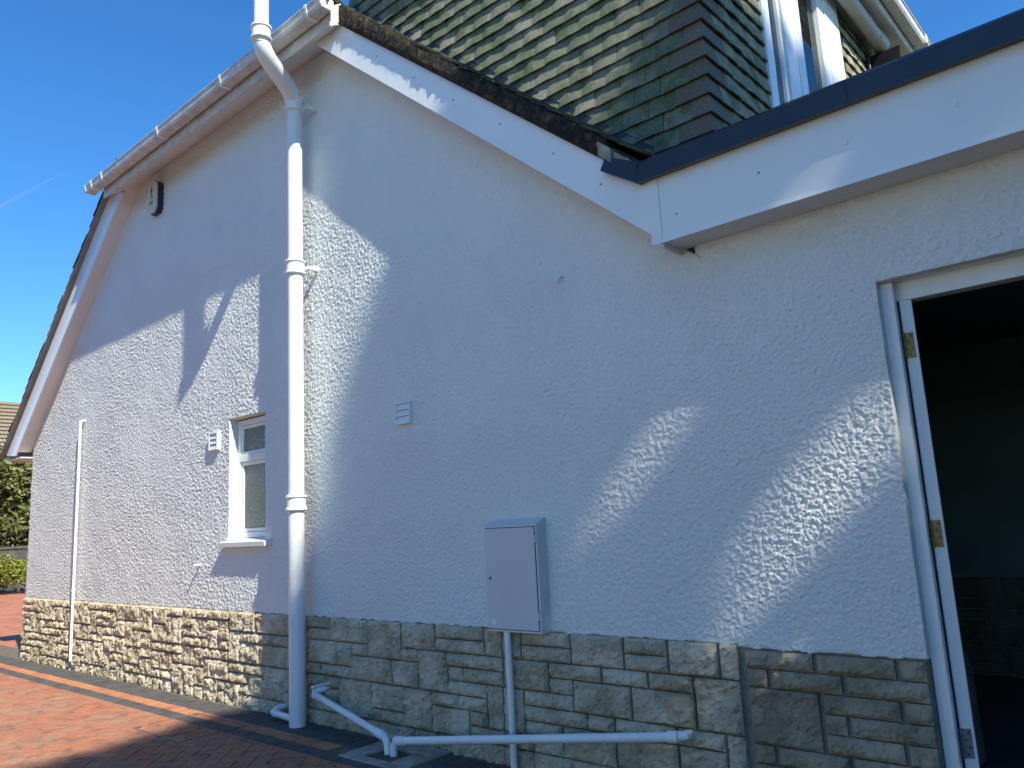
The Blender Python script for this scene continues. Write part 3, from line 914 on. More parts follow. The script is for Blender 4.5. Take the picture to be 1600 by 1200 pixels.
for k in range(nrow):
    z = 2.83+TG*k
    x = DX+.030
    first = True
    wc = .20 if k % 2 else .115
    # angle tile at the corner
    am = MB()
    yb, yt, t = YC-.048, YC-.014, .012
    xb = DX+.040; xt = DX+.010
    am.v = [(xb-wc, yb, z), (xb, yb, z), (xb, YC+.3-wc, z), (xb-wc, yt, z+TL_), (xt, yt, z+TL_), (xt, YC+.3-wc, z+TL_),
            (xb-wc, yb+t, z), (xb-t, yb+t, z), (xb-t, YC+.3-wc, z), (xb-wc, yt+t, z+TL_), (xt-t, yt+t, z+TL_), (xt-t, YC+.3-wc, z+TL_)]
    am.f = [(0,1,4,3),(1,2,5,4),(0,6,7,1),(1,7,8,2),(6,9,10,7),(7,10,11,8),(3,4,10,9),(4,5,11,10),(0,3,9,6),(2,8,11,5)]
    if z < 5.05: ao = am.build("tile", M_ANGTILE, ct)
    x = xb-wc
    while True:
        xc = x-TW/2
        if z+TL_ < zr(xc)+.40 or xc < .55: break
        if z+.1 > 5.15+.19*(3.66-xc): x -= TW; continue
        o = link("tile", rnd.choice(tms), None, ct, (xc, YC, z+rnd.uniform(-.003, .003)))
        o.rotation_euler = (rnd.uniform(-.012, .012), rnd.uniform(-.006, .006), rnd.uniform(-.025, .025))
        ntile += 1
        x -= TW
    # front face
    y = YC+.3-wc
    while y < 4.75:
        yc = y+TW/2
        ok = yc < 1.08 or (yc > 2.56 and z > 3.85)
        if z+TL_ > 5.05 and ok: ok = z < DZT-.08
        if ok:
            o = link("tile", rnd.choice(tmf), None, cf, (DX, yc, z+rnd.uniform(-.003, .003)))
            o.rotation_euler = (rnd.uniform(-.006, .006), rnd.uniform(-.012, .012), math.radians(90)+rnd.uniform(-.02, .02))
        y += TW
print("cheek tiles", ntile)
# dormer window
dw = MB()
def vbar(mb, y0, y1, x0, x1, z0=3.25, z1=DZT-.01, ch=.004): mb.box(x0, x1, y0, y1, z0, z1, ch)
vbar(dw, 1.02, 1.12, 3.37, 3.450)
vbar(dw, 1.31, 1.345, 3.39, 3.435); vbar(dw, 1.37, 1.54, 3.38, 3.445)
vbar(dw, 1.545, 1.66, 3.385, 3.452)
vbar(dw, 2.07, 2.19, 3.38, 3.448)
dw.box(3.38, 3.446, 1.125, 2.065, 4.88, DZT-.012, .004); dw.box(3.38, 3.449, 1.125, 2.065, 3.25, 3.33, .004)
dwo = dw.build("dormer_window", M_WHITE, house); tag(dwo, "white plastic dormer window with tall panes reflecting blue sky")
MB().box(3.36, 3.455, 2.195, 2.50, 3.25, DZT-.006, .004).build("window_post", M_WHITE, dwo)
MB().box(3.408, 3.412, 1.12, 1.37, 3.3, 4.9).build("pane", M_GLASS, dwo)
MB().box(3.408, 3.412, 1.66, 2.07, 3.3, 4.9).build("pane", M_GLASS, dwo)
cur = MB()
for (a, b_, xx) in ((1.15, 1.2, 3.30), (1.24, 1.33, 3.28), (1.80, 1.90, 3.30), (1.93, 2.06, 3.33)):
    cur.box(xx, xx+.02, a, b_, 3.26, 4.97)
cur.build("inner_frame", simple("inner_white_frame", (.6, .6, .58), .5), dwo)
rm = MB(); rm.box(1.0, 1.05, .4, 6, 2.9, 5.2); rm.box(1.05, 3.29, .36, .4, 2.9, 5.2); rm.box(1.05, 3.29, 5.9, 6, 2.9, 5.2); rm.box(1.05, 3.29, .41, 5.89, 2.9, 2.95)
rm.build("bedroom_lining", simple("bedroom_paint", (.35, .33, .30), .8), house)
# dormer eaves and flat roof
MB().box(3.392, 3.66, YC-.09, 6.5, DZT, DZT+.015).build("dormer_soffit", simple("dormer_soffit_board", (.55, .54, .50), .6, .1, 5), house)
MB().box(3.661, 3.68, YC-.1, 6.5, 5.0, 5.23, .002).build("dormer_fascia", M_GUT, house)
dgp = [(3.682,5.15),(3.682,5.09),(3.692,5.072),(3.765,5.072),(3.778,5.09),(3.782,5.142),(3.790,5.142),(3.790,5.15),(3.776,5.15),(3.77,5.09),(3.76,5.078),(3.695,5.078),(3.688,5.092),(3.688,5.15)]
dg_ = MB(); 
i0 = 0
dg = MB()
n = len(dgp)
dg.v = [(u, YC-.12, v) for u, v in dgp]+[(u, 6.5, v) for u, v in dgp]
for t in tessellate_polygon([[Vector((u, v, 0)) for u, v in dgp]]): dg.f.append(tuple(t)); dg.f.append(tuple(n+k for k in reversed(t)))
for k in range(n): dg.f.append((k, (k+1) % n, n+(k+1) % n, n+k))
dgo = dg.build("dormer_gutter", M_GUT, house); tag(dgo, "grey-beige gutter under the dormer roof edge")
def rect_x(u0, u1, v0, v1): return [(u0,v0),(u1,v0),(u1,v1),(u0,v1)]
for y in (1.6, 2.75, 3.75): MB().box(3.679, 3.796, y-.03, y+.03, 5.066, 5.156, .006).build("joint_clip", M_GUT, dgo)
def zd(x): return 5.17+.19*(3.66-x)
MB().prism([(.5, zd(.5)+.012), (3.66, zd(3.66)+.012), (3.66, zd(3.66)+.10), (.5, zd(.5)+.16)], 'y', YC-.19, 6.5).build("dormer_roof", M_FELT, house)
MB().prism([(.52, zd(.52)-.01), (3.655, zd(3.655)-.01), (3.655, zd(3.655)+.0115), (.52, zd(.52)+.0115)], 'y', YC-.185, YC-.004).build("dormer_verge_soffit", M_SOFF, house)
pp = MB().tube([(3.55, 1.9, 4.962), (3.55, 3.2, 4.955)], .055, 20)
pp.tube([(3.55, 3.1, 4.955), (3.55, 3.28, 4.954)], .062, 20); pp.tube([(3.55, 3.2, 4.955), (3.53, 3.33, 4.94), (3.50, 3.40, 4.88)], .05, 16)
po = pp.build("eaves_pipe", simple("grey_pipe", (.42, .42, .40), .45, .1, 10), house, True)

# ------------------------------------------------------------------ garage
GXE = 7.6
garage = thing("garage", (5.4, 3.0, 0), "flat-roofed white garage with navy roof trim and open doorway", "garage")
DXL, DXR_, DZH = 4.147, 6.30, 2.13
outer = jag(XR-.03, DXL, PZ-.012, .006, .02, 9)[:-1] + [(DXL, PZ-.012)]
def jv(x, z0, z1, amp, sd):
    n = int(abs(z1-z0)/.02); return [(x+amp*(noise.noise((z0+(z1-z0)*i/n)*35*Vector((1,0,0))+Vector((0,sd,0)))*.9), z0+(z1-z0)*i/n) for i in range(n+1)]
outer += jv(DXL, PZ-.008, DZH-.01, .004, 2)
outer += jag(DXL, DXR_, DZH, .004, .02, 12) + [(DXR_, 0), (GXE, 0), (GXE, 2.56), (XR-.03, 2.56)]
gwm = wall_with_hole(outer, [], .012, .05)
gwm.build("wall_core", M_REND, garage)
xs = lines([XR, DXL, DXR_, GXE], [.0044, .006, .02])
zs = lines([0, PZ-.02, DZH, 2.53], [.02, .0046, .0046])
def keep_gar(x, z):
    bot = PZ-.012+.006*np.sin(x*37)*np.sin(x*19)+.005*perlin(x*28, x*0+.5, 33)
    return np.where(x < DXL, z > bot, np.where(x < DXR_, z > DZH, True))
render_skin("rendered_wall", xs, zs, keep_gar, garage, seam=XR)
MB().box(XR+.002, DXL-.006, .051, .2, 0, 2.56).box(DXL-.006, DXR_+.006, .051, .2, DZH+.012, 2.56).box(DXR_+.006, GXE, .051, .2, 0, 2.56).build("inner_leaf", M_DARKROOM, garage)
gpl = MB().box(XR+.002, DXL-.008, .020, .0495, -.1, PZ-.004).build("stone_plinth", M_MORTAR, garage)
for s in GARAGE_ST:
    seed += 1; put_stone(*s, gpl, M_STONE2, seed, 1.2, .018, PZ-.018, .004)
# fascia, soffit, corner trim, roof edge
gf = MB().box(3.3025, GXE, YB-.004, YB+.014, 2.492, 2.83, .002).build("fascia", M_WHITE, garage)
tag(gf, "wide white fascia board under the navy roof trim")
screw(3.40, YB-.004, 2.60, gf, r=.0045, mt=M_STEEL); screw(3.80, YB-.004, 2.66, gf, r=.0045, mt=M_STEEL)
screw(4.16, YB-.004, 2.66, gf, r=.010); screw(4.55, YB-.004, 2.66, gf, r=.010)
MB().box(3.262, 3.318, YB-.0085, YB-.0045, 2.486, 2.815, .001).build("joint_trim", M_WHITE, garage)
sf = MB().box(3.31, GXE, YB+.0145, .010, 2.497, 2.508)
sf.box(3.298, 3.31, YB+.0145, .010, 2.470, 2.53)
sf.build("soffit", M_SOFF, garage)
MB().box(3.30, GXE, YB-.012, YB-.0045, 2.484, 2.4915).build("drip_edge", M_WHITE, garage)
YT = -.235
tr_ = MB()
prof = [(YB-.006, 2.800), (YT, 2.794), (YT, 2.885), (YT+.02, 2.905), (-.10, 2.905), (-.10, 2.885), (YB-.006, 2.88)]
tr_.prism(prof, 'x', 3.235, GXE)
tro = tr_.build("roof_trim", M_TRIM, garage); tag(tro, "dark navy metal edge trim along the flat roof")
for (a, b_) in ((4.07, 4.20),): 
    MB().prism([(YT-.004, 2.792), (YT-.002, 2.792), (YT-.002, 2.888), (YT-.004, 2.888)], 'x', a, b_).build("joint_sleeve", M_TRIM, tro)
ret = MB()
# mitred return running up the verge
P = [(3.232, YT, 2.796), (3.262, YT, 2.888), (3.07, YT, 2.985), (3.035, YT, 2.925)]
ret.v = P + [(x, YB-.005, z) for x, y, z in P]
ret.f = [(0,1,2,3),(7,6,5,4),(0,4,5,1),(1,5,6,2),(2,6,7,3),(3,7,4,0)]
ret.build("mitred_end", M_TRIM, tro)
MB().box(3.24, GXE, -.0995, 6.5, 2.80, 2.86).build("flat_roof", M_FELT, garage)
# interior
it = MB(); it.box(XR-.1, GXE, 3.4, 3.5, 0, 2.5); it.box(GXE-.1, GXE, .21, 3.39, 0, 2.5); it.box(XR+.002, GXE-.11, .21, 3.39, 2.4, 2.45)
it.box(XR+.002, XR+.05, .21, 3.39, 0, 2.39)
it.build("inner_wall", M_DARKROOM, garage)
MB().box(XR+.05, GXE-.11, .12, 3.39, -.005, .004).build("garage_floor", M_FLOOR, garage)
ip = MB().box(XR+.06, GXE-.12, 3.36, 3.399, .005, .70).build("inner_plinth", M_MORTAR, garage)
x = XR+.06
occ = {}
ncol = 44
for r_ in range(9):
    for c_ in range(ncol):
        if (r_, c_) in occ: continue
        w, h = rnd.choice(((3,1),(4,1),(4,2),(5,2),(5,1),(3,2),(6,1)))
        ww = 0
        while ww < w and c_+ww < ncol and (r_, c_+ww) not in occ: ww += 1
        w = ww
        if r_+h > 9 or any((r_+1, c_+q) in occ for q in range(w)): h = 1
        for a in range(h):
            for q in range(w): occ[(r_+a, c_+q)] = 1
        seed += 1
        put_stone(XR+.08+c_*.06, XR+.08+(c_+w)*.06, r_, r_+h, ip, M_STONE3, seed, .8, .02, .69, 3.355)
# door frame and open leaf
df = MB()
FYF = .052
df.box(DXL-.004, DXL+.046, FYF, FYF+.034, 0, DZH-.0005, .003)
df.box(DXL-.003, DXR_+.003, .0505, FYF+.049, DZH+.0004, DZH+.0115)
df.box(DXR_-.044, DXR_+.004, FYF, FYF+.095, 0, DZH-.02, .003)
df.box(DXL-.004, DXR_+.004, FYF+.050, FYF+.12, DZH-.075, DZH+.01, .003)
df.build("door_frame", M_PAINT, garage)
hx, hy = DXL+.052, FYF+.042
door = MB().box(0, .046, 0, .98, .012, DZH-.072, .003)
for (a, b_) in ((.10, .46), (.52, .88)):
    door.box(-.006, -.0005, a, b_, .25, 1.05, .002); door.box(-.006, -.0005, a, b_, 1.15, 1.95, .002)
dme = door.mesh("door"); 
do = link("door", dme, M_PAINT, garage, (hx, hy, 0)); do.rotation_euler.z = math.radians(20)
tag(do, "white painted door leaf swung open into the garage")
for zc, mt in ((1.87, M_BRASS), (1.13, M_BRASS), (.375, M_STEEL)):
    hm = MB().box(.004, .034, -.0035, -.0004, zc-.051, zc+.051)
    hm.tube([(.0, -.004, zc-.051), (.0, -.004, zc+.051)], .006, 10)
    ho = hm.build("hinge", mt, do, recenter=False); ho.location = (0, 0, 0)
    sc = MB()
    for q, dz in enumerate((-.038, -.013, .013, .038)):
        sc.tube([(.014+.011*(q % 2), -.0036, zc+dz), (.014+.011*(q % 2), -.0046, zc+dz)], .0042, 8)
    sc.build("hinge_screw", M_BLACK, do, recenter=False).location = (0, 0, 0)

# ------------------------------------------------------------------ things fixed to the wall
soil_pipe = thing("soil_pipe", (.245, -.135, 0), "thick white soil pipe standing against the wall, bending out past the gutter", "pipe")
PX, PY, PR = .245, -.135, .055
UX, UY = .435, -.53
def bez(p0, p1, p2, p3, n=12):
    out_ = []
    for i in range(n+1):
        t = i/n
        out_.append(Vector(p0)*(1-t)**3+Vector(p1)*3*t*(1-t)**2+Vector(p2)*3*t*t*(1-t)+Vector(p3)*t**3)
    return out_
MB().tube([(PX, PY, -.01), (PX, PY, 4.52)], PR, 32).build("shaft", M_PAINT, soil_pipe, True)
MB().tube(bez((PX, PY, 4.46), (PX, PY, 4.66), (UX, UY, 4.56), (UX, UY, 4.78), 24), [PR+.010*math.sin(math.pi*min(1, max(0, (i-1)/22)))**.5 for i in range(25)], 32).build("swan_neck", M_PAINT, soil_pipe, True)
MB().tube([(UX, UY, 4.72), (UX, UY, 6.6)], PR-.002, 32).build("vent_stack", M_PAINT, soil_pipe, True)
def collar(cx, cy, z, name="collar"):
    return MB().lathe(cx, cy, [(.054, z-.062), (.062, z-.055), (.076, z-.05), (.076, z-.038), (.066, z-.030), (.066, z+.030), (.076, z+.038), (.076, z+.05), (.062, z+.056), (.054, z+.06)], 32).build(name, M_PAINT, soil_pipe, True)
for z in (4.47, 3.18, 1.47): collar(PX, PY, z)
collar(UX, UY, 4.80)
for z in (4.45, 3.17):
    e = MB(); e.box(PX+.045, PX+.095, PY+.045, PY+.065, z-.012, z+.012, .004); e.box(PX+.078, PX+.1, PY+.065, .004, z-.018, z+.018, .005)
    e.build("wall_bracket", M_PAINT, soil_pipe)

# meter box
mbx = thing("meter_box", (2.175, -.04, .69), "pale grey meter cupboard straddling render and plinth", "meter box")
X0, X1, Z0, Z1, D = 1.987, 2.363, .688, 1.243, .075
MB().hexa([(X0,-D,Z0),(X1,-D,Z0),(X1,.01,Z0),(X0,.01,Z0),(X0,-D,Z1),(X1,-D,Z1),(X1,.01,Z1+.038),(X0,.01,Z1+.038)]).build("case", M_BOX, mbx)
MB().box(X0+.008, X1-.016, -D-.006, -D-.0005, Z0+.014, Z1-.014, .0015).build("door", M_BOX, mbx)
sh = MB().box(X0+.004, X1-.012, -D-.0004, -D-.0002, Z0+.010, Z1-.010).build("door_gap", M_BLACK, mbx)
for z in (Z1-.075, Z0+.085): MB().box(X1-.024, X1-.006, -D-.009, -D-.001, z-.018, z+.018, .002).build("hinge", M_BOX, mbx)
lk = MB().tube([(X0+.035, -D-.009, .965), (X0+.035, -D-.006, .965)], .009, 12); lko = lk.build("lock", M_STEEL, mbx)
MB().box(X0+.033, X0+.037, -D-.0098, -D-.0092, .959, .971).build("keyhole", M_BLACK, mbx)
MB().box(X0+.03, X0+.06, -D-.0068, -D-.0062, Z0+.035, Z0+.065).build("rating_label", M_WHITE, mbx)
cd = MB().tube([(2.105, -.055, .0), (2.105, -.055, .70)], .0185, 16).build("conduit_pipe", M_PAINT, None, True)
tag(cd, "vertical white conduit dropping from the meter cupboard to the ground", "conduit")

def vent(x0, x1, z0, z1, label):
    t = thing("air_vent", ((x0+x1)/2, 0, z0), label, "vent", "louvred vents on the wall")
    f = MB(); w = .012; y0, y1 = -.030, .004
    f.box(x0, x0+w, y0, y1, z0, z1, .002); f.box(x1-w, x1, y0, y1, z0, z1, .002)
    f.box(x0+w, x1-w, y0, y1, z0, z0+w, .002); f.box(x0+w, x1-w, y0, y1, z1-w, z1, .002)
    f.build("frame", M_PAINT, t)
    MB().box(x0+w, x1-w, -.006, -.003, z0+w, z1-w).build("backing", M_BLACK, t)
    h_ = (z1-z0-2*w)/3
    for k in range(3):
        a = z0+w+k*h_
        MB().hexa([(x0+w,-.028,a),(x1-w,-.028,a),(x1-w,-.022,a),(x0+w,-.022,a),(x0+w,-.016,a+h_*.96),(x1-w,-.016,a+h_*.96),(x1-w,-.010,a+h_*.96),(x0+w,-.010,a+h_*.96)]).build("louvre", M_PAINT, t)
vent(1.196, 1.340, 1.906, 2.047, "white louvred vent on the shaded render between soil pipe and meter cupboard")
vent(-1.222, -1.078, 1.98, 2.128, "white louvred vent on the sunlit render left of the window")

al = thing("alarm_box", (-2.34, -.04, 4.44), "cream and navy burglar alarm box high under the eaves", "alarm box")
hexp = [(-2.40,4.435),(-2.30,4.435),(-2.255,4.47),(-2.255,4.73),(-2.30,4.765),(-2.40,4.765),(-2.445,4.73),(-2.445,4.47)]
MB().prism(hexp, 'y', -.055, .004).build("base", M_NAVYBOX, al)
hexq = [(u*.98-2.35*.02, 4.6+(v-4.6)*.98) for u, v in hexp]
MB().prism(hexq, 'y', -.075, -.0555).build("cover", M_CREAM, al)
lg = MB(); lg.prism([(-2.385,4.655),(-2.325,4.655),(-2.35,4.715)], 'y', -.0765, -.0755); lg.build("logo_roof", M_PURPLE, al)
lg = MB(); lg.prism([(-2.378,4.575),(-2.368,4.575),(-2.348,4.65),(-2.358,4.65)], 'y', -.0765, -.0755); lg.prism([(-2.332,4.575),(-2.322,4.575),(-2.344,4.65),(-2.354,4.65)], 'y', -.0768, -.0756)
lg.build("logo_figure", M_NAVYBOX, al)
lg = MB()
for k in range(7): lg.box(-2.395+k*.0125, -2.387+k*.0125, -.0765, -.0755, 4.545, 4.558)
for k in range(6): lg.box(-2.39+k*.0125, -2.382+k*.0125, -.0765, -.0755, 4.523, 4.535)
lg.build("lettering", M_NAVYBOX, al)

op = thing("overflow_pipe", (-4.02, -.045, 0), "slim white overflow pipe running down the far left of the wall", "pipe")
MB().tube([(-4.02,.02,2.585),(-4.02,-.03,2.585),(-4.02,-.045,2.572),(-4.02,-.045,2.3),(-4.02,-.045,.09)], .0145, 14).build("tube", M_PAINT, op, True)
for z in (2.03, .80):
    MB().lathe(-4.02, -.045, [(.014, z-.018), (.019, z-.016), (.019, z+.016), (.014, z+.018)], 14).build("clip", M_PAINT, op, True)
st = MB().tube([(-1.385,.02,1.045),(-1.385,-.03,1.045),(-1.385,-.062,1.040)], .010, 12).build("overflow_stub", M_PAINT, None, True)
tag(st, "short white overflow stub poking out below the vent and window", "pipe")
hk = MB().tube([(2.585,.01,2.545),(2.585,-.02,2.545),(2.575,-.03,2.53),(2.57,-.03,2.51)], .007, 10).build("wall_hook", M_REND, None, True)
tag(hk, "small painted-over hook on the shaded wall below the bargeboard", "hook")
wr = MB().tube([(-1.81,-.004,3.585),(-1.2,-.005,3.566),(-.55,-.004,3.547)], .0016, 6).build("wire", M_PAINT, None)
tag(wr, "thin pale wire stretched across the shaded upper wall left of the soil pipe", "wire")

# waste pipes into the gully
def pipe_thing(name, label, paths, sockets, r=.0215, cat="pipe"):
    t = thing(name, Vector(paths[0][0]).xy.to_3d(), label, cat)
    for p in paths: MB().tube(p, r, 18).build("tube", M_PAINT, t, True)
    for a, b_ in sockets: MB().tube([a, b_], r*1.22, 18).build("socket", M_PAINT, t, True)
    return t
J = Vector((1.262, -.205, .075))
w1a = Vector((.335, -.075, .205))
d1 = (J-w1a).normalized()
pipe_thing("waste_pipe", "white waste pipe slanting down from beside the soil pipe to the gully",
    [[(.40, .02, .225), (.37, -.04, .222), (.345, -.07, .21), w1a+d1*.05, J-d1*.02, J+Vector((.015, -.01, -.03)), J+Vector((.02, -.012, -.11))]],
    [(w1a+d1*.03, w1a+d1*.075), (J-d1*.12, J-d1*.03)])
w2 = Vector((3.10, -.06, .288)); J2 = Vector((1.36, -.215, .075)); d2 = (J2-w2).normalized()
pipe_thing("waste_pipe", "long white waste pipe running right across the plinth from the gully",
    [[(3.13, .02, .29), (3.125, -.04, .292), w2+d2*.02, J2-d2*.05, J2, J2+Vector((-.02, -.005, -.03)), J2+Vector((-.022, -.006, -.11))]],
    [(w2, w2+d2*.05), (J2-d2*.06, J2+d2*.01)])
pipe_thing("waste_pipe", "short bent white waste pipe on the paving left of the soil pipe",
    [[(-.085, .02, .075), (-.085, -.09, .058), (-.075, -.118, .05), (-.04, -.125, .048), (.25, -.135, .035)]],
    [((-.087, -.06, .064), (-.086, -.095, .057)), ((-.05, -.124, .048), (-.02, -.1255, .047))])
sp = MB().tube([(.455,.02,.272),(.455,-.16,.268)], .011, 12).build("overflow_stub", M_PAINT, None, True)
tag(sp, "thin white overflow stub just right of the soil pipe above the waste pipe", "pipe")

gy = thing("gully", (1.335, -.24, 0), "concrete drain gully with dark trap at the foot of the wall", "gully")
gs = MB(); cx0, cx1, cy0, cy1 = 1.215, 1.445, -.335, -.145
gs.box(GX0, GX1, GY0, cy0, -.04, .006, .004); gs.box(GX0, GX1, cy1, -.028, -.04, .010, .004)
gs.box(GX0, cx0, cy0+.001, cy1-.001, -.04, .007, .004); gs.box(cx1, GX1, cy0+.001, cy1-.001, -.04, .007, .004)
gs.build("surround", M_CONC, gy)
MB().box(cx0+.001, cx1-.001, cy0+.001, cy1-.001, -.0398, -.006).build("trap", M_BLACK, gy)

mh = thing("manhole_cover", (-.44, -.54, 0), "recessed manhole cover with thin metal frame set in the block paving", "manhole cover")
x0, x1, y0, y1 = -.785, -.10, -.778, -.305
for a in ((x0, x1, y0, y0+.007), (x0, x1, y1-.007, y1), (x0, x0+.007, y0+.0072, y1-.0072), (x1-.007, x1, y0+.0072, y1-.0072)):
    MB().box(a[0], a[1], a[2], a[3], -.02, .0042).build("frame_strip", M_METALFR, mh)
for sx, cx in ((1, x0), (-1, x1)):
    for sy, cy in ((1, y0), (-1, y1)):
        xa, xb = sorted((cx+sx*.009, cx+sx*.05)); ya, yb = sorted((cy+sy*.009, cy+sy*.05))
        MB().box(xa, xb, ya, yb, -.02, .0036).build("corner_plate", M_METALFR, mh)
        MB().box((xa+xb)/2-.012, (xa+xb)/2+.012, (ya+yb)/2-.006, (ya+yb)/2+.006, .0, .0046).build("key_slot", M_BLACK, mh)

# gas bottle and floodlight
gb = thing("gas_bottle", (3.905, 1.18, 0), "pale gas bottle standing inside the garage behind the open door", "gas bottle")
MB().lathe(3.905, 1.18, [(.10,.005),(.115,.02),(.115,.10),(.120,.105),(.120,.12),(.115,.125),(.115,.42),(.119,.425),(.119,.44),(.113,.445),(.10,.50),(.06,.54),(.03,.55)], 28).build("body", M_BOTTLE, gb, True)
MB().lathe(3.905, 1.18, [(.02,.55),(.02,.66),(.05,.665),(.055,.70),(.03,.725)], 20).build("valve", M_BOTTLE, gb, True)
fl = thing("floodlight", (3.53, 3.35, 4.72), "black floodlight peeping over the navy roof trim below the dormer eaves", "floodlight")
fm = MB().hexa([(3.46,3.22,4.72),(3.68,3.22,4.72),(3.64,3.36,4.70),(3.48,3.36,4.70),(3.45,3.22,4.87),(3.69,3.22,4.87),(3.63,3.38,4.90),(3.48,3.38,4.90)])
fm.build("housing", M_BLACK, fl)
MB().box(3.475, 3.665, 3.212, 3.2195, 4.74, 4.85).build("lens", simple("lamp_glass", (.02, .02, .02), .15), fl)
MB().box(3.42, 3.47, 3.16, 3.21, 4.66, 4.86, .006).build("sensor", M_BLACK, fl)

# ------------------------------------------------------------------ trees, hedge, neighbours
def leaf_cloud(points, size, seed):
    rr_ = random.Random(seed); mb = MB()
    for p in points:
        s = size*rr_.uniform(.6, 1.3)
        d = Vector((rr_.gauss(0, 1), rr_.gauss(0, 1), rr_.gauss(0, .7))).normalized()
        e = d.cross(Vector((rr_.gauss(0, 1), rr_.gauss(0, 1), rr_.gauss(0, 1)))).normalized()
        p = Vector(p)
        i = len(mb.v)
        mb.v += [tuple(p-d*s), tuple(p+e*s*.42-d*s*.1), tuple(p+d*s), tuple(p-e*s*.42-d*s*.1)]
        mb.f.append((i, i+1, i+2, i+3))
    return mb
def raw(mb, name, mt, parent):
    me = bpy.data.meshes.new(name); me.from_pydata(mb.v, [], mb.f); me.materials.append(mt)
    o = bpy.data.objects.new(name, me); COL.objects.link(o)
    o.parent = parent; o.location = -world_loc(parent); return o
# unseen evergreen added on the sunny side, crown shaped to shade most of the wall
tree = thing("shading_tree", (16, -5.0, 0), "tall dark evergreen tree added out of view to shade the wall", "tree")
pts = []
rt = random.Random(11)
def gap(xw, w):
    """openings cut through the crown along the sun for streaks on the wall"""
    if 1.38 < w < 1.66 and 2.55 < xw < 3.75: return .925
    if 2.42 < w < 3.35 and 3.0 < xw < 4.75: return .905
    return 0
while len(pts) < 15500:
    x = rt.uniform(13.6, 18.4); y = rt.uniform(-8.4, -.3); w = rt.uniform(-1.3, 7.0)
    if ((x-16)/2.6)**2+((y+4.3)/4.4)**2 > 1: continue
    xw = x+3.8*y
    edge = (-.80 if xw > 1.2 else -.45) + .15*noise.noise((y*.9, 5, 1)) + .12*noise.noise((y*3, 8, 2))
    if w < edge + .3*abs(rt.gauss(0, 1)): continue
    if rt.random() < gap(xw, w): continue
    pts.append((x, y, x-w))
k = 0
while k < 1500:                                # slim leader shaped to the peak of the shade on the wall
    x = rt.gauss(16, .10); y = rt.uniform(-5.0, -2.9); w = rt.uniform(-2.0, -.2)
    if w < -.55-1.3*math.exp(-((y+3.86)/.22)**2)+.22*abs(rt.gauss(0, 1)): continue
    pts.append((x, y, x-w)); k += 1
raw(leaf_cloud(pts, .19, 3), "crown", M_LEAFD, tree)
tk = MB().tube([(16, -5, 0), (16.05, -5, 4), (15.95, -4.95, 8), (16, -5, 12), (16, -5, 16)], [.38, .30, .24, .16, .05], 12)
tk.build("trunk", M_BARK, tree, True)
lm = MB()
for k in range(16):
    a = k*2.4; z = 7.5+k*.5
    lm.tube([(16, -5, z), (16+1.1*math.cos(a), -5+1.8*math.sin(a), z+.5), (16+1.9*math.cos(a), -5+3.2*math.sin(a), z+.9)], [.09, .06, .02], 7)
lm.build("limb", M_BARK, tree, True)
# unseen conifer hedge added to cut the sun off the wall's lower right
hedge = thing("shading_hedge", (7.9, -2.6, 0), "tall clipped conifer hedge added out of view to shade the wall by the garage doorway", "hedge")
HT = 4.60
pts = []
rt = random.Random(5)
for k in range(9000):
    f = rt.random()
    x = rt.uniform(7.4, 8.5); y = rt.uniform(-5.2, -.35); z = rt.uniform(.1, HT-.03)
    s = rt.random()
    if s < .42: x = 7.4+abs(rt.gauss(0, .04))
    elif s < .7: z = HT-.03-abs(rt.gauss(0, .035)) 
    elif s < .8: y = -5.2+abs(rt.gauss(0, .05))
    pts.append((x, y, z))
raw(leaf_cloud(pts, .085, 8), "foliage", M_LEAFD, hedge)
MB().box(7.5, 8.4, -5.1, -.45, .05, HT-.09).build("dense_core", M_LEAFD, hedge)

# unseen house added behind the viewer to cut sky and bounce light on the wall
no = thing("light_screen_house", (-7, -9, 0), "pale single-storey house added out of view to screen fill light from the gable", "house")
NX0, NX1, NY0, NY1 = -15.0, .2, -13.0, -5.15
MB().box(NX0, NX1, NY0, NY1, 0, 3.5).build("wall", M_BGWALL, no)
nrf = MB(); yc_ = (NY0+NY1)/2
nrf.prism([(NY0-.35, 3.4), (NY1+.35, 3.4), (NY1+.35, 3.52), (yc_, 6.4), (NY0-.35, 3.52)], 'x', NX0-.3, NX1+.3)
nrf.build("roof", M_RTILE, no)
for xw_, zw in ((-12.5, 1.0), (-8.2, 1.0), (-2.6, 1.0)):
    f = MB().box(xw_-.65, xw_+.65, NY1+.001, NY1+.06, zw, zw+1.2, .01).build("window", M_WHITE, no)
    MB().box(xw_-.57, xw_+.57, NY1+.061, NY1+.066, zw+.08, zw+1.12).build("pane", M_GLASS, f)
    MB().box(xw_-.57, xw_+.57, NY1+.0605, NY1+.0608, zw+.08, zw+1.12).build("dark_backing", M_BLACK, f)
    MB().box(xw_-.72, xw_+.72, NY1+.061, NY1+.12, zw-.06, zw-.001).build("sill", M_CONC, f)
dn = MB().box(-5.4, -4.5, NY1+.001, NY1+.05, .02, 2.05, .006).build("door", M_PAINT, no)
MB().tube([(-4.6, NY1+.05, 1.02), (-4.6, NY1+.09, 1.02), (-4.68, NY1+.09, 1.02)], .01, 8).build("handle", M_STEEL, dn)

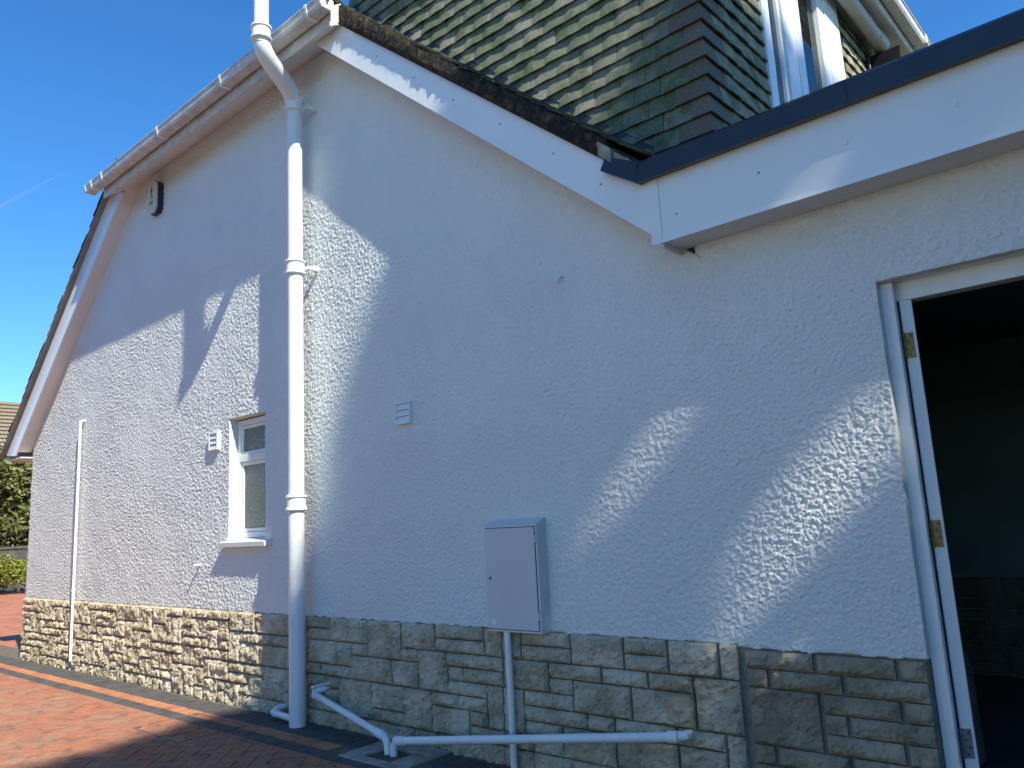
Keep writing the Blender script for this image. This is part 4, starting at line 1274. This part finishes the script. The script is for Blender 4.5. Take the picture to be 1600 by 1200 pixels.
# distant view past the left corner
def blob_tree(name, label, cat, c, rx, ry_, rz, n, size, mt, seed, trunk=True, group=None):
    t = thing(name, (c[0], c[1], 0), label, cat, group)
    rr_ = random.Random(seed); pts = []
    lobes = [(Vector((rr_.uniform(-.5, .5)*rx, rr_.uniform(-.5, .5)*ry_, rr_.uniform(-.5, .55)*rz)), rr_.uniform(.45, .62)) for _ in range(9)]
    for k in range(n):
        l, s = rr_.choice(lobes)
        d = Vector((rr_.gauss(0, 1), rr_.gauss(0, 1), rr_.gauss(0, 1))).normalized()*(rr_.random()**.35)
        pts.append((c[0]+l.x+d.x*rx*s, c[1]+l.y+d.y*ry_*s, max(.05, c[2]+l.z+d.z*rz*s)))
    raw(leaf_cloud(pts, size, seed+1), "crown", mt, t)
    if trunk:
        tk = MB().tube([(c[0], c[1], 0), (c[0]+.05, c[1], c[2]*.6), (c[0], c[1]+.05, c[2])], [.16, .11, .05], 9)
        for k in range(5):
            a = k*1.3
            tk.tube([(c[0], c[1], c[2]*.55+k*.12), (c[0]+rx*.5*math.cos(a), c[1]+ry_*.5*math.sin(a), c[2]+.3*k*.2)], [.06, .02], 6)
        tk.build("trunk", M_BARK, t, True)
    return t
def at(px_dir, dist):                         # helper on the far sight line beyond the house corner
    return CAM_POS.xy.to_3d()+Vector((-.963, .27, 0))*dist+Vector((-.27, -.963, 0))*px_dir
c = at(-.6, 30); blob_tree("garden_tree", "round olive-green tree in the neighbouring garden beyond the house corner", "tree", (c.x, c.y, 2.75), 1.9, 1.9, 1.6, 9000, .13, M_LEAFO, 21)
c = at(1.6, 33); blob_tree("garden_tree", "darker green tree left of the olive-green tree across the drive", "tree", (c.x, c.y, 3.1), 1.7, 1.7, 1.8, 7000, .13, M_LEAFD, 25)
c = at(-.45, 27); blob_tree("garden_shrub", "yellow-green shrub in front of the dark garden wall", "shrub", (c.x, c.y, .62), .8, .8, .55, 2600, .055, M_LEAFY, 31, False)
c = at(.55, 27.6); blob_tree("garden_shrub", "pale lime shrub at the left picture edge by the garden wall", "shrub", (c.x, c.y, .6), .6, .6, .6, 1800, .05, M_LEAFY, 35, False)
c = at(0, 28.5)
gwl = MB(); gwl.box(-.15, .15, -6, 7, 0, 1.25); gwl.box(-.19, .19, -6, 7, 1.2505, 1.33)
me = gwl.mesh("garden_wall", False); o = link("garden_wall", me, M_GWALL, None, (c.x, c.y, 0)); o.rotation_euler.z = -.27
tag(o, "low dark stone garden wall under the distant trees", "wall")
nh = thing("neighbour_house", (-42, 9, 0), "distant house with tan tiled roof behind the garden trees", "house")
c = at(1.0, 43)
hx0, hy0 = c.x, c.y
MB().box(hx0-8, hx0+.5, hy0-5, hy0+7, 0, 4.3).build("wall", M_BGWALL, nh)
MB().box(hx0+.502, hx0+.65, hy0-.3, hy0+1.0, 0, 4.0).build("brick_panel", M_BGBRICK, nh)
rf = MB()
E0 = [(hx0+1.0, hy0-5.5, 4.25), (hx0+1.0, hy0+7.5, 4.25), (hx0-8.5, hy0+7.5, 4.25), (hx0-8.5, hy0-5.5, 4.25)]
R0 = [(hx0-3.7, hy0-1.2, 8.6), (hx0-3.7, hy0+3.2, 8.6)]
rf.v = E0+R0+[(x, y, z-.12) for x, y, z in E0]
rf.f = [(0,1,5,4),(1,2,5),(2,3,4,5),(3,0,4),(0,6,7,1),(1,7,8,2),(2,8,9,3),(3,9,6,0),(9,8,7,6)]
nro = rf.build("roof", M_BGTILE, nh)
# tile courses of the slope that faces the drive
mcs = MB(); nc = 20
for k in range(nc):
    t0, t1 = k/nc, (k+1)/nc
    def rowp(t, off):
        a = Vector(E0[0])*(1-t)+Vector(R0[0])*t; b_ = Vector(E0[1])*(1-t)+Vector(R0[1])*t
        nrm = Vector((4.35, 0, 4.7)).normalized()*off
        return a+nrm, b_+nrm
    a0, b0 = rowp(t0, .10); a1, b1 = rowp(t1, .03)
    nseg = 60
    for s in range(nseg):
        u0, u1 = s/nseg, (s+1)/nseg; um = (u0+u1)/2
        nrm = Vector((4.35, 0, 4.7)).normalized()*.06
        l0 = lambda u, A, B: A+(B-A)*u
        mcs.quad(l0(u0,a0,b0), l0(um,a0,b0)+nrm, l0(um,a1,b1)+nrm, l0(u0,a1,b1))
        mcs.quad(l0(um,a0,b0)+nrm, l0(u1,a0,b0), l0(u1,a1,b1), l0(um,a1,b1)+nrm)
ms = mcs.build("roof_tile_courses", M_BGTILE, nh, recenter=True); tag(ms, kind="stuff")
for wy in (-3.2, 3.2):
    f = MB().box(hx0+.505, hx0+.56, hy0+wy-.6, hy0+wy+.6, 1.4, 2.7).build("window", M_WHITE, nh)
    MB().box(hx0+.562, hx0+.57, hy0+wy-.52, hy0+wy+.52, 1.48, 2.62).build("pane", M_BLACK, f)

# vapour trail high in the sky
a = CAM_POS+Vector((-1.116, .273, .422))*9000; b_ = CAM_POS+Vector((-1.034, .334, .47))*9000
tr_ = MB().tube([a, a*.5+b_*.5, b_], [22, 16, 5], 8)
t = tr_.build("contrail", M_TRAIL, None, True); tag(t, kind="stuff")
t["label"] = "faint white vapour trail in the blue sky"
